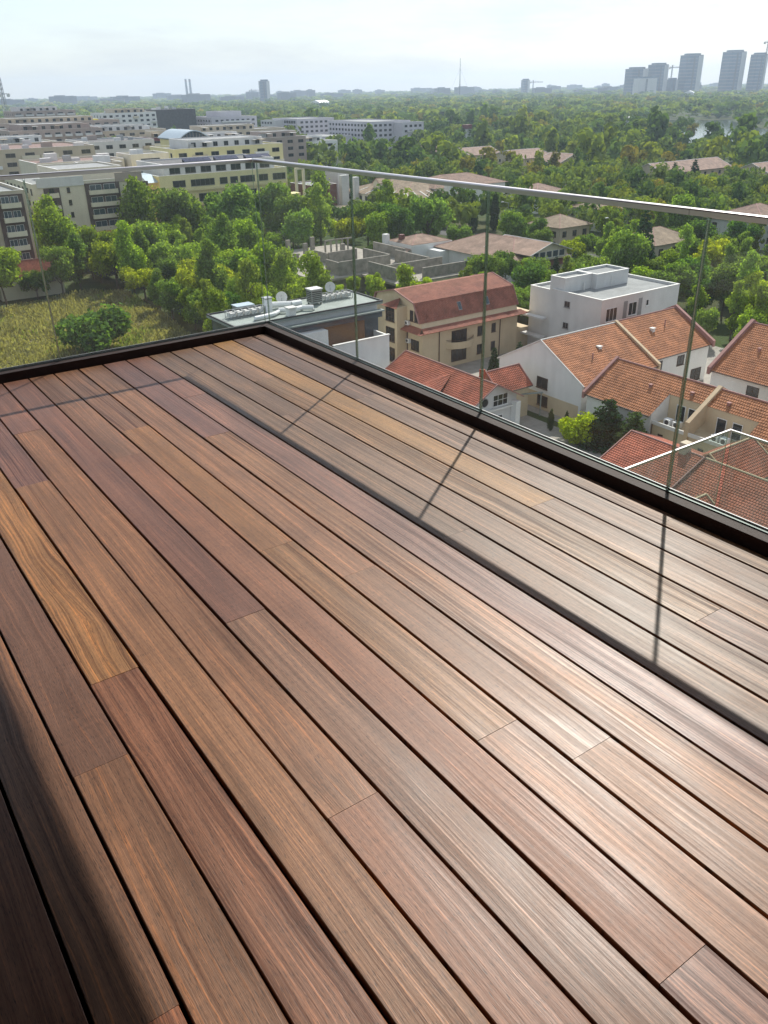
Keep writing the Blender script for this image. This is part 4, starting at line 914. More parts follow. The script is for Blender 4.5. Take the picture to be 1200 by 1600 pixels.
# ---- roofs and blocks of the quarter behind
quarter = [
    ('beige_block', 'low beige block with brown roof left of the arched roof', (70, 98, 290, 312), -17.8, 'render_cream', 'felt_brown', 3, 'block'),
    ('beige_block', 'small beige block with a square dark window behind the handrail', (99, 112, 286, 300), -16.6, 'render_cream', 'felt', 1, 'block'),
    ('beige_block', 'plain grey beige stair block with white awning behind the handrail', (80, 92, 274, 284), -17.6, 'render_sand', 'felt', 1, 'block'),
    ('yellow_block', 'pale yellow block with a row of small windows below the arched roof', (122, 166, 306, 330), -17.0, 'render_yellow', 'felt', 7, 'block'),
    ('brown_roofed_block', 'long block with wide brown roof near the left edge', (66, 108, 352, 392), -16.5, 'render_sand', 'felt_brown', 6, 'block'),
    ('grey_roofed_block', 'block with dark green grey roof behind the brown roof', (112, 140, 372, 405), -16.5, 'render_grey', 'felt_dark', 5, 'block'),
    ('red_block', 'small brick red block behind the arched roof', (148, 172, 398, 412), -17.2, 'maroon', 'felt_brown', 4, 'block'),
    ('mauve_block', 'long mauve block with balconies near the left edge', (104, 150, 470, 500), -14.5, 'render_taupe', 'felt_brown', 9, 'block'),
    ('cream_block', 'cream block with a flat roof at the left edge of the far quarter', (86, 118, 440, 462), -18.5, 'render_cream', 'felt', 6, 'block'),
    ('mauve_block', 'long rose grey block on the skyline of the left quarter', (112, 190, 560, 590), -13.5, 'render_taupe', 'felt_brown', 14, 'block'),
    ('pale_block', 'pale block with dark window band in front of the dark clad block', (150, 196, 500, 520), -17.5, 'render_sand', 'felt', 8, 'block'),
    ('striped_block', 'white block with dark slot windows left of the dark clad block', (205, 245, 640, 665), -11.5, 'render_white', 'felt', 9, 'block'),
    ('dark_clad_block', 'block with a blank dark grey side wall in the far quarter', (246.2, 280, 650, 690), -10.5, 'felt_dark', 'felt', 0, 'block'),
    ('pale_block', 'long pale block with many small windows right of the dark clad block', (196, 262, 478, 500), -19.0, 'render_sand', 'felt', 12, 'block'),
    ('pale_block', 'pale terraced block with roof clutter behind the arched roof', (176, 216, 430, 448), -20.5, 'render_cream', 'felt', 7, 'block'),
    ('rose_block', 'rose grey block with café terrace canopy behind the yellow building', (196, 226, 392, 410), -19.5, 'render_taupe', 'felt', 5, 'block'),
    ('grey_shed', 'low white shed between the rose block and the lilac block', (236, 262, 420, 436), -24.0, 'render_white', 'felt', 2, 'block'),
    ('mauve_block', 'distant mauve block at the upper left near the lattice mast', (60, 130, 690, 720), -15, 'render_taupe', 'felt_brown', 9, 'block'),
    ('mauve_block', 'stepped brown block on the skyline left of the white striped block', (160, 205, 700, 730), -9.5, 'render_taupe', 'felt_brown', 6, 'block'),
    ('cream_block', 'low cream block in front of the long mauve block', (100, 150, 512, 530), -19, 'render_cream', 'felt', 8, 'block'),
]
for nm, lab, (x0, x1, y0, y1), zt, wall, roof, nw, cat in quarter:
    h = house(nm, lab, cat, x0, y0, 'blocks of the left quarter'); foot(x0, x1, y0, y1, 3)
    flat(h, x0, x1, y0, y1, G, zt, wall, roof, .6, .3)
    ww = (x1-x0)/max(nw, 1)
    for f in range(3):
        if nw: strip_windows(h, 'y', x0, x1, y0, [zt-2.9-3.1*f], round(ww*.5, 1), 1.5, nw, fm='frame_grey', nx=2, sill=False)
        if nw > 3: strip_windows(h, 'x', y0, y1, x0, [zt-2.9-3.1*f], 1.6, 1.5, max(2, int((y1-y0)/6)), fm='frame_grey', nx=1, sill=False)
    q = random.Random(int(x0*7+y0))
    if (x1-x0) > 22 and 'brown roof' not in lab and 'dark' not in nm:
        a0, a1 = x0+(x1-x0)*q.uniform(.08, .25), x1-(x1-x0)*q.uniform(.1, .35); b0 = y0+q.uniform(2.5, 4.5)
        flat(h, a0, a1, b0, y1-3, zt-.62, zt+2.5, q.choice(['render_cream', 'render_sand', 'render_grey', wall]), 'felt', .3, .25, name='set_back_floor')
        strip_windows(h, 'y', a0, a1, b0, [zt+.1], 1.8, 1.6, max(2, int((a1-a0)/4)), fm='frame_grey', nx=2, sill=False)
        for k in range(3):
            pz = q.uniform(a0, a1-3); sub(h, MB().box(pz, pz+q.uniform(2, 4), y0+.4, b0-.1, zt+1.6, zt+1.75), 'awning', q.choice(['coping', 'render_sand', 'felt_dark']))
    if nw > 3 and 'taupe' not in wall:
        for f in range(3):
            for k in range(nw):
                if q.random() < .35: balcony(h, 'y', x0+ww*k+.3, x0+ww*(k+1)-.3, y0, zt-3.3-3.1*f, 1.2, .95, q.choice(['render_cream', 'render_white', 'render_sand']))
    for k in range(5 if (x1-x0) > 24 else 2):
        px, py, s = q.uniform(x0+3, x1-4), q.uniform(y0+2, y1-3), q.uniform(1.0, 2.6)
        sub(h, MB().box(px, px+s*1.6, py, py+s, zt-.55, zt-.55+q.uniform(1, 2.4)), 'roof_box', q.choice(['render_grey', 'coping', 'grey_metal', 'render_taupe']))
    if (x1-x0) > 34 and wall == 'render_taupe':
        for f in range(2):
            for k in range(nw): balcony(h, 'y', x0+ww*k+.8, x0+ww*(k+1)-.8, y0, zt-3.2-3.1*f, 1.3, 1.0, 'render_grey')
# arched roof on the yellow block
h = house('arched_roof_pavilion', 'pavilion with a pale blue grey arched roof on the yellow block', 'pavilion', 134, 332); foot(132, 152, 330, 380)
sub(h, MB().box(135, 147, 332, 352, G, -15.2), 'wall', 'render_yellow')
arc = [(135-.6+13.2*k/10, -15.0+2.9*math.sin(math.pi*k/10)) for k in range(11)]
sub(h, MB().extrude(arc+[(x, z-.35) for x, z in reversed(arc)], 'y', 331, 353), 'arched_roof', 'zinc')
sub(h, MB().extrude([(x*.96+5.6, z-.5) for x, z in arc], 'y', 332.2, 352.5), 'glazed_gable', 'pane_blue')
mb = MB()
for k in range(1, 10): mb.box(arc[k][0]-.1, arc[k][0]+.1, 332.0, 332.15, -15.2, arc[k][1]-.4)
sub(h, mb, 'mullions', 'frame_grey')
a = tag(MB().box(-6, 6, -3, 3, 0, .5).box(-14, -8, -2.5, 3.5, 0, .4).build('yellow_sheet', M['yellow_tarp'], None, (172, 566, -13.4)), 'bright yellow sheet on a roof of the far left quarter', 'sheet')
# ---- lilac grey blocks in the middle distance
def ribbon(h, x0, x1, y0, z0, floors, n, fh=3.1, w=None, h_=1.5, face='y', fm='frame_grey'):
    w = w or round((x1-x0)/n*.55, 1)
    for f in range(floors): strip_windows(h, face, x0, x1, y0, [z0-fh*f], w, h_, n, fm=fm, nx=2, sill=False)
h = house('lilac_apartment_block', 'large lilac grey apartment block with trees on its roof', 'apartment block', 340, 500); foot(336, 382, 492, 562)
flat(h, 342, 374, 504, 560, G, -19.3, 'render_lilac', 'felt', .6); flat(h, 360, 378, 494, 503.9, G, -20.2, 'render_lilac', 'felt', .6, name='end_bay')
ribbon(h, 506, 559, 342, -22.4, 5, 13, face='x'); ribbon(h, 343, 359, 504, -22.4, 6, 4); ribbon(h, 361, 377, 494, -23.2, 6, 4)
for f in range(4): balcony(h, 'y', 364, 369, 494, -26.2-3.1*f, 1.2, 1.0, 'render_grey')
h = house('lilac_apartment_block', 'pale stepped apartment block left of the large lilac one', 'apartment block', 322, 590); foot(318, 366, 578, 640)
flat(h, 330, 362, 584, 622, G, -18.4, 'render_lilac', 'felt', .6); flat(h, 322, 330, 606, 626, G, -19.4, 'render_grey', 'felt', .5, name='wing')
ribbon(h, 586, 604, 330, -21.5, 4, 5, face='x', w=3, h_=1.9); ribbon(h, 607, 625, 322, -22, 4, 4, face='x', w=2.6); ribbon(h, 332, 361, 584, -21.5, 5, 7)
flat(h, 312, 336, 520, 556, G, -27.5, 'render_lilac', 'felt', .5, name='low_wing'); foot(310, 338, 518, 558); ribbon(h, 522, 554, 312, -31, 2, 5, face='x', w=4, h_=2)
h = house('lilac_apartment_block', 'lilac apartment block with stepped terraces farther left', 'apartment block', 286, 640); foot(280, 330, 632, 690)
flat(h, 288, 326, 640, 684, G, -16.8, 'render_lilac', 'felt', .6); flat(h, 300, 318, 650, 676, -17.5, -13.2, 'render_lilac', 'felt', .4, name='penthouse')
ribbon(h, 642, 682, 288, -20, 4, 8, face='x'); ribbon(h, 290, 325, 640, -20, 5, 8)
for f in range(4): balcony(h, 'y', 296, 320, 640, -20.3-3.1*f, 1.4, .9, 'render_white')

# ---- brown tiled long houses in the park
longs = [('long brown roofed house leftmost of the park row', 318, 330, 402, 430, 'y'), ('brown roofed house with white gable in the middle of the park row', 318, 340, 374, 392, 'x'),
         ('brown roofed house right of the white gabled one in the park', 322, 344, 336, 362, 'x'), ('brown roofed house at the right end of the park row, half hidden by trees', 318, 336, 306, 322, 'y'),
         ('long rose brown roofed house behind dark conifers on the right', 306, 352, 236, 252, 'x'), ('long tan roofed house at the right edge among trees', 334, 380, 206, 222, 'x')]
for lab, x0, x1, y0, y1, ax in longs:
    h = house('long_park_house', lab, 'house', x0, y0, 'brown roofed houses in the park'); foot(x0, x1, y0, y1, 3)
    gable(h, x0, x1, y0, y1, G, -32.6, -29.4, ax, over=.8, verge=.5, course=.6, wall='render_sand', roof='tile_rose', trim='coping')
    for f in range(2):
        strip_windows(h, 'y', x0, x1, y0, [-35.2-2.8*f], 1.5, 1.4, int((x1-x0)/5), fm='frame_grey'); strip_windows(h, 'x', y0, y1, x0, [-35.2-2.8*f], 1.4, 1.4, int((y1-y0)/5), fm='frame_grey')
small = [('small tan roofed house in the trees above the pink roofed villa', 176, 188, 168, 180, -34.2, -31.6, 'tile_tan', 'render_sand'), ('small tan hip roofed house left of the thick glass joint', 174, 189, 134, 146, -34.4, -31.4, 'tile_tan', 'render_cream'),
         ('white house with red brown roof right of the thick glass joint', 216, 236, 132, 150, -33.2, -29.6, 'tile_rose', 'render_grey'), ('low white flat house under the handrail in the trees', 208, 222, 180, 196, -33.6, -32.6, 'tile_tan', 'render_white')]
for lab, x0, x1, y0, y1, ze, zr, rf, wl_ in small:
    h = house('small_house', lab, 'house', x0, y0, 'small houses among the trees'); foot(x0, x1, y0, y1, 1)
    sub(h, MB().box(x0, x1, y0, y1, G, ze), 'wall', wl_); hip(h, x0, x1, y0, y1, ze, zr, rf, .7, .4)
    strip_windows(h, 'y', x0, x1, y0, [ze-2.6, ze-5.3], 1.5, 1.5, 3, fm='frame_brown'); strip_windows(h, 'x', y0, y1, x0, [ze-2.6, ze-5.3], 1.5, 1.5, 3, fm='frame_brown')
reds = [('red roof peeking out of the wood below the yellow building', 104, 118, 240, 247, -33.0, -30.2), ('low red roof at the left edge below the apartment block', 36, 50, 203, 207, -34.5, -32), ('red roof below the dark brown loggias of the apartment block', 66, 78, 226, 233, -33.5, -31.0), ('red roof at the right end of the yellow building', 126, 140, 241, 247, -33.2, -30.4)]
for lab, x0, x1, y0, y1, ze, zr in reds:
    h = house('red_roofed_cottage', lab, 'house', x0, y0, 'red roofs in the wood'); foot(x0, x1, y0, y1, 1)
    gable(h, x0, x1, y0, y1, G, ze, zr, 'x', over=.4, verge=.3, wall='render_cream', roof='tile_red'); strip_windows(h, 'y', x0, x1, y0, [ze-2.4], 1.2, 1.3, 3, fm='frame_brown')
# ------------------------------------------------------------------ trees
LEAF = leaf_material('broadleaf_foliage', (0.160, 0.242, 0.060), 0.46)
NEEDLE = leaf_material('needle_foliage', (0.06, 0.10, 0.04), 0.25)
FOREST = leaf_material('forest_foliage', (0.140, 0.190, 0.058), 0.32, 'GEOMETRY', 0.45)
def leaf_quads(g, centers, radii, n, size, squash=0.85, outward=0.7, droop=0.0, inner=0.55):
    """n leaf clusters scattered through the outer part of a set of lobes; returns verts (n*4,3)"""
    w = radii**2; idx = g.choice(len(radii), n, p=w/w.sum())
    d = g.normal(size=(n, 3)); d /= np.linalg.norm(d, axis=1)[:, None]
    rr = radii[idx]*(inner+(1-inner)*g.random(n)**.6)*np.where(g.random(n) < .12, 1.28, 1.0)     # a few sprays stick out
    p = centers[idx] + d*rr[:, None]*np.array([1, 1, squash])
    nr = d*outward + g.normal(size=(n, 3))*.6 + np.array([0, 0, .25]); nr /= np.linalg.norm(nr, axis=1)[:, None]
    t = np.cross(nr, g.normal(size=(n, 3))); t /= np.linalg.norm(t, axis=1)[:, None]; b = np.cross(nr, t)
    if droop: b = b*(1-droop)+np.array([0, 0, -1.0])*droop
    s = size*(.55+.9*g.random(n))[:, None]
    v = np.stack([p-t*s*.5, p-b*s*.62, p+t*s*.5, p+b*s*.62], 1)
    return v.reshape(-1, 3)
def quads_mesh(name, v, mat, tint=None):
    n = len(v)//4; me = bpy.data.meshes.new(name)
    me.vertices.add(n*4); me.vertices.foreach_set('co', v.astype(np.float32).ravel())
    me.loops.add(n*4); me.loops.foreach_set('vertex_index', np.arange(n*4, dtype=np.int32))
    me.polygons.add(n); me.polygons.foreach_set('loop_start', np.arange(0, n*4, 4, dtype=np.int32))
    me.materials.append(mat)
    if tint is not None:
        a = me.attributes.new('tint', 'FLOAT_COLOR', 'FACE'); a.data.foreach_set('color', np.concatenate([tint, np.ones((n, 1))], 1).astype(np.float32).ravel())
    me.update(calc_edges=True); return me
def trunk_mesh(seed, h, r, limbs, spread):
    q = random.Random(seed); mb = MB(); top = Vector((q.uniform(-.3, .3), q.uniform(-.3, .3), h))
    mid = Vector((top.x*.4, top.y*.4, h*.5))
    mb.tube((0, 0, -.3), mid, r, r*.75, 8); mb.tube(mid, top, r*.75, r*.35, 8)
    for k in range(limbs):
        t = 2*math.pi*(k+q.random()*.6)/limbs; z0 = h*q.uniform(.42, .9); st = Vector((top.x*z0/h, top.y*z0/h, z0))
        en = st + Vector((math.cos(t)*spread*q.uniform(.6, 1), math.sin(t)*spread*q.uniform(.6, 1), spread*q.uniform(.5, 1.1)))
        mb.tube(st, en, r*.4, r*.12, 6)
    return mb.mesh('trunk', M['bark'])
PROTO = {}
def lobes(seed, kind):
    g = np.random.default_rng(seed)
    if kind == 'round':
        n = 21; t = g.random(n)*2*np.pi; r = 3.0*np.sqrt(g.random(n)); z = 6.3+g.uniform(-2.2, 2.4, n)
        r *= np.sqrt(np.clip(1-((z-6.0)/3.6)**2, .12, 1)); c = np.stack([r*np.cos(t), r*np.sin(t), z], 1); R = g.uniform(.75, 2.0, n)
    elif kind == 'wide':
        n = 24; t = g.random(n)*2*np.pi; r = 3.9*np.sqrt(g.random(n)); z = 5.6+g.uniform(-1.7, 1.7, n)-r*.18
        c = np.stack([r*np.cos(t), r*np.sin(t), z], 1); R = g.uniform(.7, 1.9, n)
    elif kind == 'tall':
        n = 16; z = np.linspace(2.2, 10.6, n); r = .9*np.sin(np.pi*(z-1.2)/10.8)+.2; t = g.random(n)*2*np.pi
        c = np.stack([r*np.cos(t), r*np.sin(t), z], 1); R = (.65+1.25*np.sin(np.pi*(z-1.0)/10.8))*g.uniform(.7, 1.1, n)
    elif kind == 'shrub':
        n = 12; t = g.random(n)*2*np.pi; r = 2.2*np.sqrt(g.random(n)); z = 1.6+g.uniform(-.5, 1.5, n)*(1-r/4)
        c = np.stack([r*np.cos(t), r*np.sin(t), z], 1); R = g.uniform(.9, 1.4, n)
    elif kind == 'birch':
        n = 22; z = np.linspace(3, 11.4, n); r = 2.2*g.random(n)*np.sin(np.pi*(z-1.5)/11.5); t = g.random(n)*2*np.pi
        c = np.stack([r*np.cos(t), r*np.sin(t), z], 1); R = g.uniform(.6, 1.25, n)
    return c, R
def make_proto(key, seed, kind, n, size, **kw):
    g = np.random.default_rng(seed); c, R = lobes(seed, kind)
    v = leaf_quads(g, c, R, n, size, **kw)
    stem = {'round': (4.6, .2, 7, 2.2), 'wide': (4.2, .24, 8, 2.7), 'tall': (8.4, .17, 6, 1.0), 'shrub': (1.4, .08, 6, 1.1), 'birch': (8.6, .15, 9, 1.5)}[kind]
    PROTO[key] = (quads_mesh('crown', v, LEAF), trunk_mesh(seed, *stem))
for k in range(5): make_proto('round%d' % k, 20+k, 'round', 7600, .33, inner=.35)
for k in range(3): make_proto('wide%d' % k, 40+k, 'wide', 8200, .33, inner=.35)
for k in range(3): make_proto('tall%d' % k, 60+k, 'tall', 6200, .30, inner=.35)
for k in range(3): make_proto('shrub%d' % k, 80+k, 'shrub', 4600, .26)
for k in range(2): make_proto('birch%d' % k, 90+k, 'birch', 6500, .30, droop=.5)
def needle_tree(key, seed, h, rbase, tiers, n, size, columnar=False):
    g = np.random.default_rng(seed)
    if columnar:
        z = np.linspace(.6, h-.5, 26); r = rbase*np.clip(np.minimum(1, (z/(h*.18))**.6), .3, 1)*np.clip((h-z)/h*2.4, .12, 1)**.7
        c = np.stack([g.normal(0, .08, 26), g.normal(0, .08, 26), z], 1); v = leaf_quads(g, c, r, n, size, 1.0, .5, inner=.75)
    else:
        cs, rs = [], []
        for k in range(tiers):
            z = h*(.12+.86*k/tiers); rr = rbase*(1-k/tiers)**.85+.15; m = max(4, int(9*rr/rbase)+3)
            for j in range(m):
                t = 2*math.pi*(j+g.random())/m; q = rr*g.uniform(.45, .95)
                cs.append((q*math.cos(t), q*math.sin(t), z-q*.22+g.normal()*.12)); rs.append(.28+rr*.26)
        v = leaf_quads(g, np.array(cs), np.array(rs), n, size, .6, .4, inner=.2)
    PROTO[key] = (quads_mesh('crown', v, NEEDLE), trunk_mesh(seed, h*.9, .17, 4, .5))
needle_tree('cypress0', 101, 11.5, 1.25, 0, 4200, .30, True); needle_tree('cypress1', 102, 11.0, 1.2, 0, 4200, .30, True)
needle_tree('spruce0', 103, 11, 2.7, 15, 5200, .34); needle_tree('spruce1', 104, 11, 2.3, 16, 5200, .34)
needle_tree('pine0', 105, 6.2, 2.2, 7, 4600, .26); needle_tree('pine1', 106, 6.0, 2.0, 7, 4600, .26)
TINT = dict(green=(1, 1, 1), bright=(1.35, 1.25, .75), lime=(2.1, 1.75, .55), yellow=(1.9, 1.45, .6), dark=(.55, .68, .75), olive=(1.05, .92, .75), pale=(1.45, 1.35, 1.25), rust=(1.9, 1.05, .8), blue=(.7, .9, 1.3))
def tree(name, proto, x, y, s, tint, label, cat='tree', group=None, z=G, sz=None, rot=None):
    t = thing(name, label, cat, (x, y, z), group, rnd.uniform(0, 6.28) if rot is None else rot)
    t.scale = (s, s, s*(sz or rnd.uniform(.9, 1.12)))
    cm, tm = PROTO[proto]
    c = link('crown' if cat != 'shrub' else 'foliage', cm, t); q = rnd.uniform(.8, 1.28); b = TINT[tint]; c['tint'] = [b[0]*q*rnd.uniform(.93, 1.07), b[1]*q, b[2]*q*rnd.uniform(.9, 1.1)]
    link('trunk' if cat != 'shrub' else 'stem', tm, t); return t
# trees and shrubs one can name
tree('meadow_shrub', 'shrub0', 40.5, 147.5, 2.35, 'dark', 'dark rounded shrub standing alone in the dry meadow', 'shrub', sz=.95)
for nm, pr, x, y, s, ti, lab, cat in [
    ('lime_shrub', 'shrub1', 76.6, 67.6, 1.0, 'lime', 'bright lime green shrub beside the white gabled house', 'shrub'),
    ('pine_tree', 'pine0', 78.4, 64.2, 1.25, 'dark', 'bushy dark pine before the row house wall, the fuller of two', 'tree'),
    ('pine_tree', 'pine1', 78.9, 60.4, 1.15, 'green', 'bushy pine at the corner of the row house, the slimmer of two', 'tree'),
    ('small_cypress', 'cypress0', 76.9, 72.4, .30, 'green', 'small clipped cypress by the porch pillar of the red house', 'tree'),
    ('small_cypress', 'cypress1', 78.6, 71.2, .27, 'green', 'small clipped cypress below the white gable wall', 'tree'),
    ('garden_shrub', 'shrub2', 81.0, 69.6, .38, 'lime', 'small bright shrub in the corner between white house and row house', 'shrub'),
    ('garden_conifer', 'spruce0', 90.4, 93.0, .52, 'dark', 'dark spruce at the foot of the beige gambrel house', 'tree'),
    ('garden_conifer', 'spruce1', 86.2, 94.2, .48, 'dark', 'slim dark spruce before the lower balcony of the gambrel house', 'tree'),
    ('garden_shrub', 'shrub0', 94.4, 95.4, .62, 'dark', 'dark shrub between the gambrel house and the white house', 'shrub'),
    ('garden_shrub', 'shrub1', 98.4, 93.6, .60, 'green', 'low green hedge shrub behind the white gabled house', 'shrub'),
    ('garden_shrub', 'shrub2', 94.4, 90.6, .55, 'green', 'green hedge shrub against the rear of the white gabled house', 'shrub'),
    ('garden_tree', 'round0', 107.0, 114.6, .62, 'bright', 'bright green tree behind the roof end of the gambrel house', 'tree'),
    ('garden_tree', 'round2', 111.6, 112.4, .55, 'green', 'small green tree beside the rear wing of the flat villa', 'tree'),
    ('cypress_tree', 'cypress0', 176.0, 204.6, 1.05, 'dark', 'tall dark cypress left of the second glass joint', 'tree'),
    ('cypress_tree', 'cypress1', 184.2, 203.9, 1.05, 'dark', 'tall dark cypress right of the second glass joint', 'tree'),
    ('dark_spruce', 'spruce0', 168.8, 133.5, 1.25, 'dark', 'tall dark spruce behind the flat roofed villa', 'tree'),
    ('dark_spruce', 'spruce1', 306.5, 231.0, 1.15, 'dark', 'dark spruce at the left end of the long rose brown house', 'tree'),
    ('dark_spruce', 'spruce0', 321.0, 232.0, 1.2, 'dark', 'dark spruce before the middle of the long rose brown house', 'tree'),
    ('dark_spruce', 'spruce1', 338, 201.0, 1.0, 'dark', 'dark spruce before the tan roofed house at the right edge', 'tree'),
    ('villa_tree', 'round3', 130.6, 140.4, .85, 'dark', 'blue green tree before the pink roofed villa', 'tree'),
    ('villa_tree', 'tall0', 127.0, 138.4, .72, 'green', 'narrow green tree left of the pink roofed villa', 'tree'),
    ('villa_conifer', 'spruce1', 143.6, 137.4, .62, 'dark', 'dark conifer below the glazed gable of the pink villa', 'tree'),
    ('villa_conifer', 'spruce0', 148.6, 136.6, .58, 'dark', 'dark conifer at the right corner of the pink villa', 'tree'),
    ('pale_birch', 'birch0', 138.4, 84.0, 1.05, 'yellow', 'pale drooping birch at the right edge above the orange house', 'tree'),
    ('pale_birch', 'birch1', 131.0, 78.4, .85, 'olive', 'olive birch tree behind the ridge of the orange house', 'tree'),
    ('pale_birch', 'birch0', 172.5, 146.0, 1.0, 'olive', 'olive drooping birch left of the tall dark spruce', 'tree'),
    ('dark_garden_tree', 'round1', 148.5, 103.4, 1.05, 'dark', 'large dark tree behind the right end of the flat villa', 'tree'),
    ('dark_garden_tree', 'round4', 141.0, 96.4, .85, 'dark', 'dark leafy tree beside the flat villa, nearest the thick glass joint', 'tree'),
    ('dark_garden_tree', 'wide1', 156.0, 97.0, 1.1, 'dark', 'broad dark tree right of the thick glass joint', 'tree'),
    ('concrete_side_tree', 'round2', 101.6, 151.0, .5, 'lime', 'bright tree before the right wall of the concrete building', 'tree'),
    ('concrete_side_tree', 'round0', 98.4, 153.6, .48, 'bright', 'bright bushy tree in front of the concrete walls', 'tree'),
    ('concrete_side_tree', 'wide0', 94.6, 154.6, .46, 'lime', 'yellow green spreading tree at the corner of the concrete slab', 'tree'),
    ('slab_side_tree', 'round4', 89.6, 160.6, .52, 'bright', 'bushy tree at the near left edge of the concrete slab', 'tree'),
    ('slab_side_tree', 'round1', 89.0, 168.8, .55, 'green', 'green tree beside the columns of the concrete slab', 'tree'),
    ('slab_side_tree', 'wide2', 90.0, 178.0, .5, 'yellow', 'yellowish tree beside the far columns of the concrete slab', 'tree'),
    ('slab_side_tree', 'tall1', 100.4, 147.6, .55, 'bright', 'slender tree before the middle of the concrete walls', 'tree'),
    ('slab_side_tree', 'birch1', 105.0, 143.6, .5, 'pale', 'feathery tree before the right concrete wall', 'tree'),
    ('slab_side_tree', 'round3', 108.6, 141.4, .5, 'lime', 'small lime tree below the right end of the concrete walls', 'tree'),
    ('lime_tree', 'round1', 250, 330, 1.0, 'lime', 'lime green tree above the handrail behind the tan roofed building', 'tree'),
    ('lime_tree', 'round3', 268, 322, 1.0, 'lime', 'second lime green tree right of the turret of the tan roof', 'tree'),
]: tree(nm, pr, x, y, s, ti, lab, cat)
for k, (x, y, s) in enumerate(((61.6, 100.6, .28), (64.6, 100.6, .34), (67.6, 100.4, .40), (69.0, 101.2, .42))):
    tree('terrace_shrub', 'shrub%d' % (k % 3), x, y, s, 'olive', ['smallest shrub on the white building terrace, by the brick recess', 'shrub in the middle of the white building terrace', 'larger shrub near the end of the white building terrace', 'tallest shrub at the corner of the white building terrace'][k], 'shrub', 'shrubs on the terrace of the white building', z=-33.8)

# all other trees: blue-noise scatter over the ground in view; the 250 nearest are things, the rest is the forest
camx, camy = f2.x/math.hypot(f2.x, f2.y), f2.y/math.hypot(f2.x, f2.y)
def polar(d, az): c, s = math.cos(az), math.sin(az); return d*(camx*c + camy*s), d*(camy*c - camx*s)     # az clockwise from the view axis
def inpoly(x, y, P):
    r = False; j = len(P)-1
    for i in range(len(P)):
        if (P[i][1] > y) != (P[j][1] > y) and x < (P[j][0]-P[i][0])*(y-P[i][1])/(P[j][1]-P[i][1])+P[i][0]: r = not r
        j = i
    return r
def sight(x0, x1, y0, y1, depth=16):      # keep the view of a house open
    d = math.hypot(x0, y0); FOOT.append((x0-1, x1+1, y0-1, y1+1))
    for k in range(1, 5): q = depth*k/4; FOOT.append((x0-q*x0/d, x1-q*x0/d, y0-q*y0/d, y1-q*y0/d))
for q in ((176, 188, 168, 180, 12), (174, 189, 134, 146, 14), (216, 236, 132, 150, 20), (180, 230, 246, 285, 24), (222, 236, 224, 238, 22), (128, 152, 141, 183, 10), (306, 352, 236, 252, 26), (334, 380, 206, 222, 26), (318, 340, 374, 392, 26), (322, 344, 336, 362, 24), (318, 330, 402, 430, 24), (342, 374, 494, 560, 45), (322, 362, 584, 622, 40), (160, 181, 270, 292, 26), (312, 336, 520, 556, 40), (600, 660, 400, 450, 130), (660, 760, 470, 600, 60), (92, 124, 145, 199, 22), (172, 188, 200, 208, 34), (164, 172, 129, 137, 20)): sight(*q)
CLEAR = [meadow_pts, LAKE, [(-60, -60), (-60, 120), (44, 120), (48, 97), (74, 97), (76, 119), (104, 119), (126, 108), (126, 60), (128, -60)],
         [(46, 96), (76, 96), (76, 128), (50, 128)], [(88, 140), (126, 140), (126, 200), (88, 200)], [(126, 128), (156, 128), (156, 174), (126, 174)],
         [(168, 128), (178, 128), (178, 300), (168, 300)], [(172, 226), (186, 226), (186, 262), (172, 262)]]
def free(x, y, r=0.0):
    for a0, a1, b0, b1 in FOOT:
        if a0-r < x < a1+r and b0-r < y < b1+r: return False
    return not any(inpoly(x, y, P) for P in CLEAR)
def built_up(x, y): # the quarter on the left holds fewer trees
    return y > 268 and x < 60+.30*(y-268)+90 and y < 760
trnd = random.Random(77)
cells = {}
def blue(x, y, r, cs=30.0):
    ci, cj = int(x//cs), int(y//cs)
    for i in range(ci-1, ci+2):
        for j in range(cj-1, cj+2):
            for (a, b, q) in cells.get((i, j), ()):
                if (a-x)**2+(b-y)**2 < (r+q)**2*.25: return False
    cells.setdefault((ci, cj), []).append((x, y, r)); return True
AZ = math.radians(33)
near = []
for _ in range(26000):
    d = math.sqrt(trnd.uniform(118**2, 430**2)); az = trnd.uniform(-AZ, AZ); x, y = polar(d, az)
    if not free(x, y, 1.0): continue
    if built_up(x, y) and trnd.random() < .93: continue
    r = trnd.uniform(5.0, 7.4) if d < 240 else trnd.uniform(6.2, 9.5)
    if y < 215 and x < 110: r *= .86
    if blue(x, y, r): near.append((d, x, y, r))
near.sort()
zones = [(lambda x, y: x < 92 and y < 268, 'in the wood behind the meadow', 'trees of the wood by the meadow'),
         (lambda x, y: x < 150 and y > 190, 'in the wood below the yellow building', 'trees below the yellow building'),
         (lambda x, y: x < 215 and y > 170, 'behind the concrete building', 'trees behind the concrete building'),
         (lambda x, y: y < 130, 'right of the flat roofed villa', 'trees on the right slope'),
         (lambda x, y: True, 'among the houses of the park', 'trees among the park houses')]
kinds = [('round', 'green', .22, 'rounded mid green broadleaf tree'), ('round', 'bright', .14, 'rounded fresh green broadleaf tree'), ('wide', 'green', .12, 'spreading mid green tree'), ('round', 'dark', .10, 'rounded dark green tree'),
         ('wide', 'yellow', .08, 'spreading yellowish green tree'), ('tall', 'green', .14, 'slender upright green tree'), ('tall', 'bright', .08, 'slender fresh green tree'), ('birch', 'olive', .06, 'loose olive green tree'), ('birch', 'pale', .06, 'feathery pale green tree')]
NIND = 250
rest = []
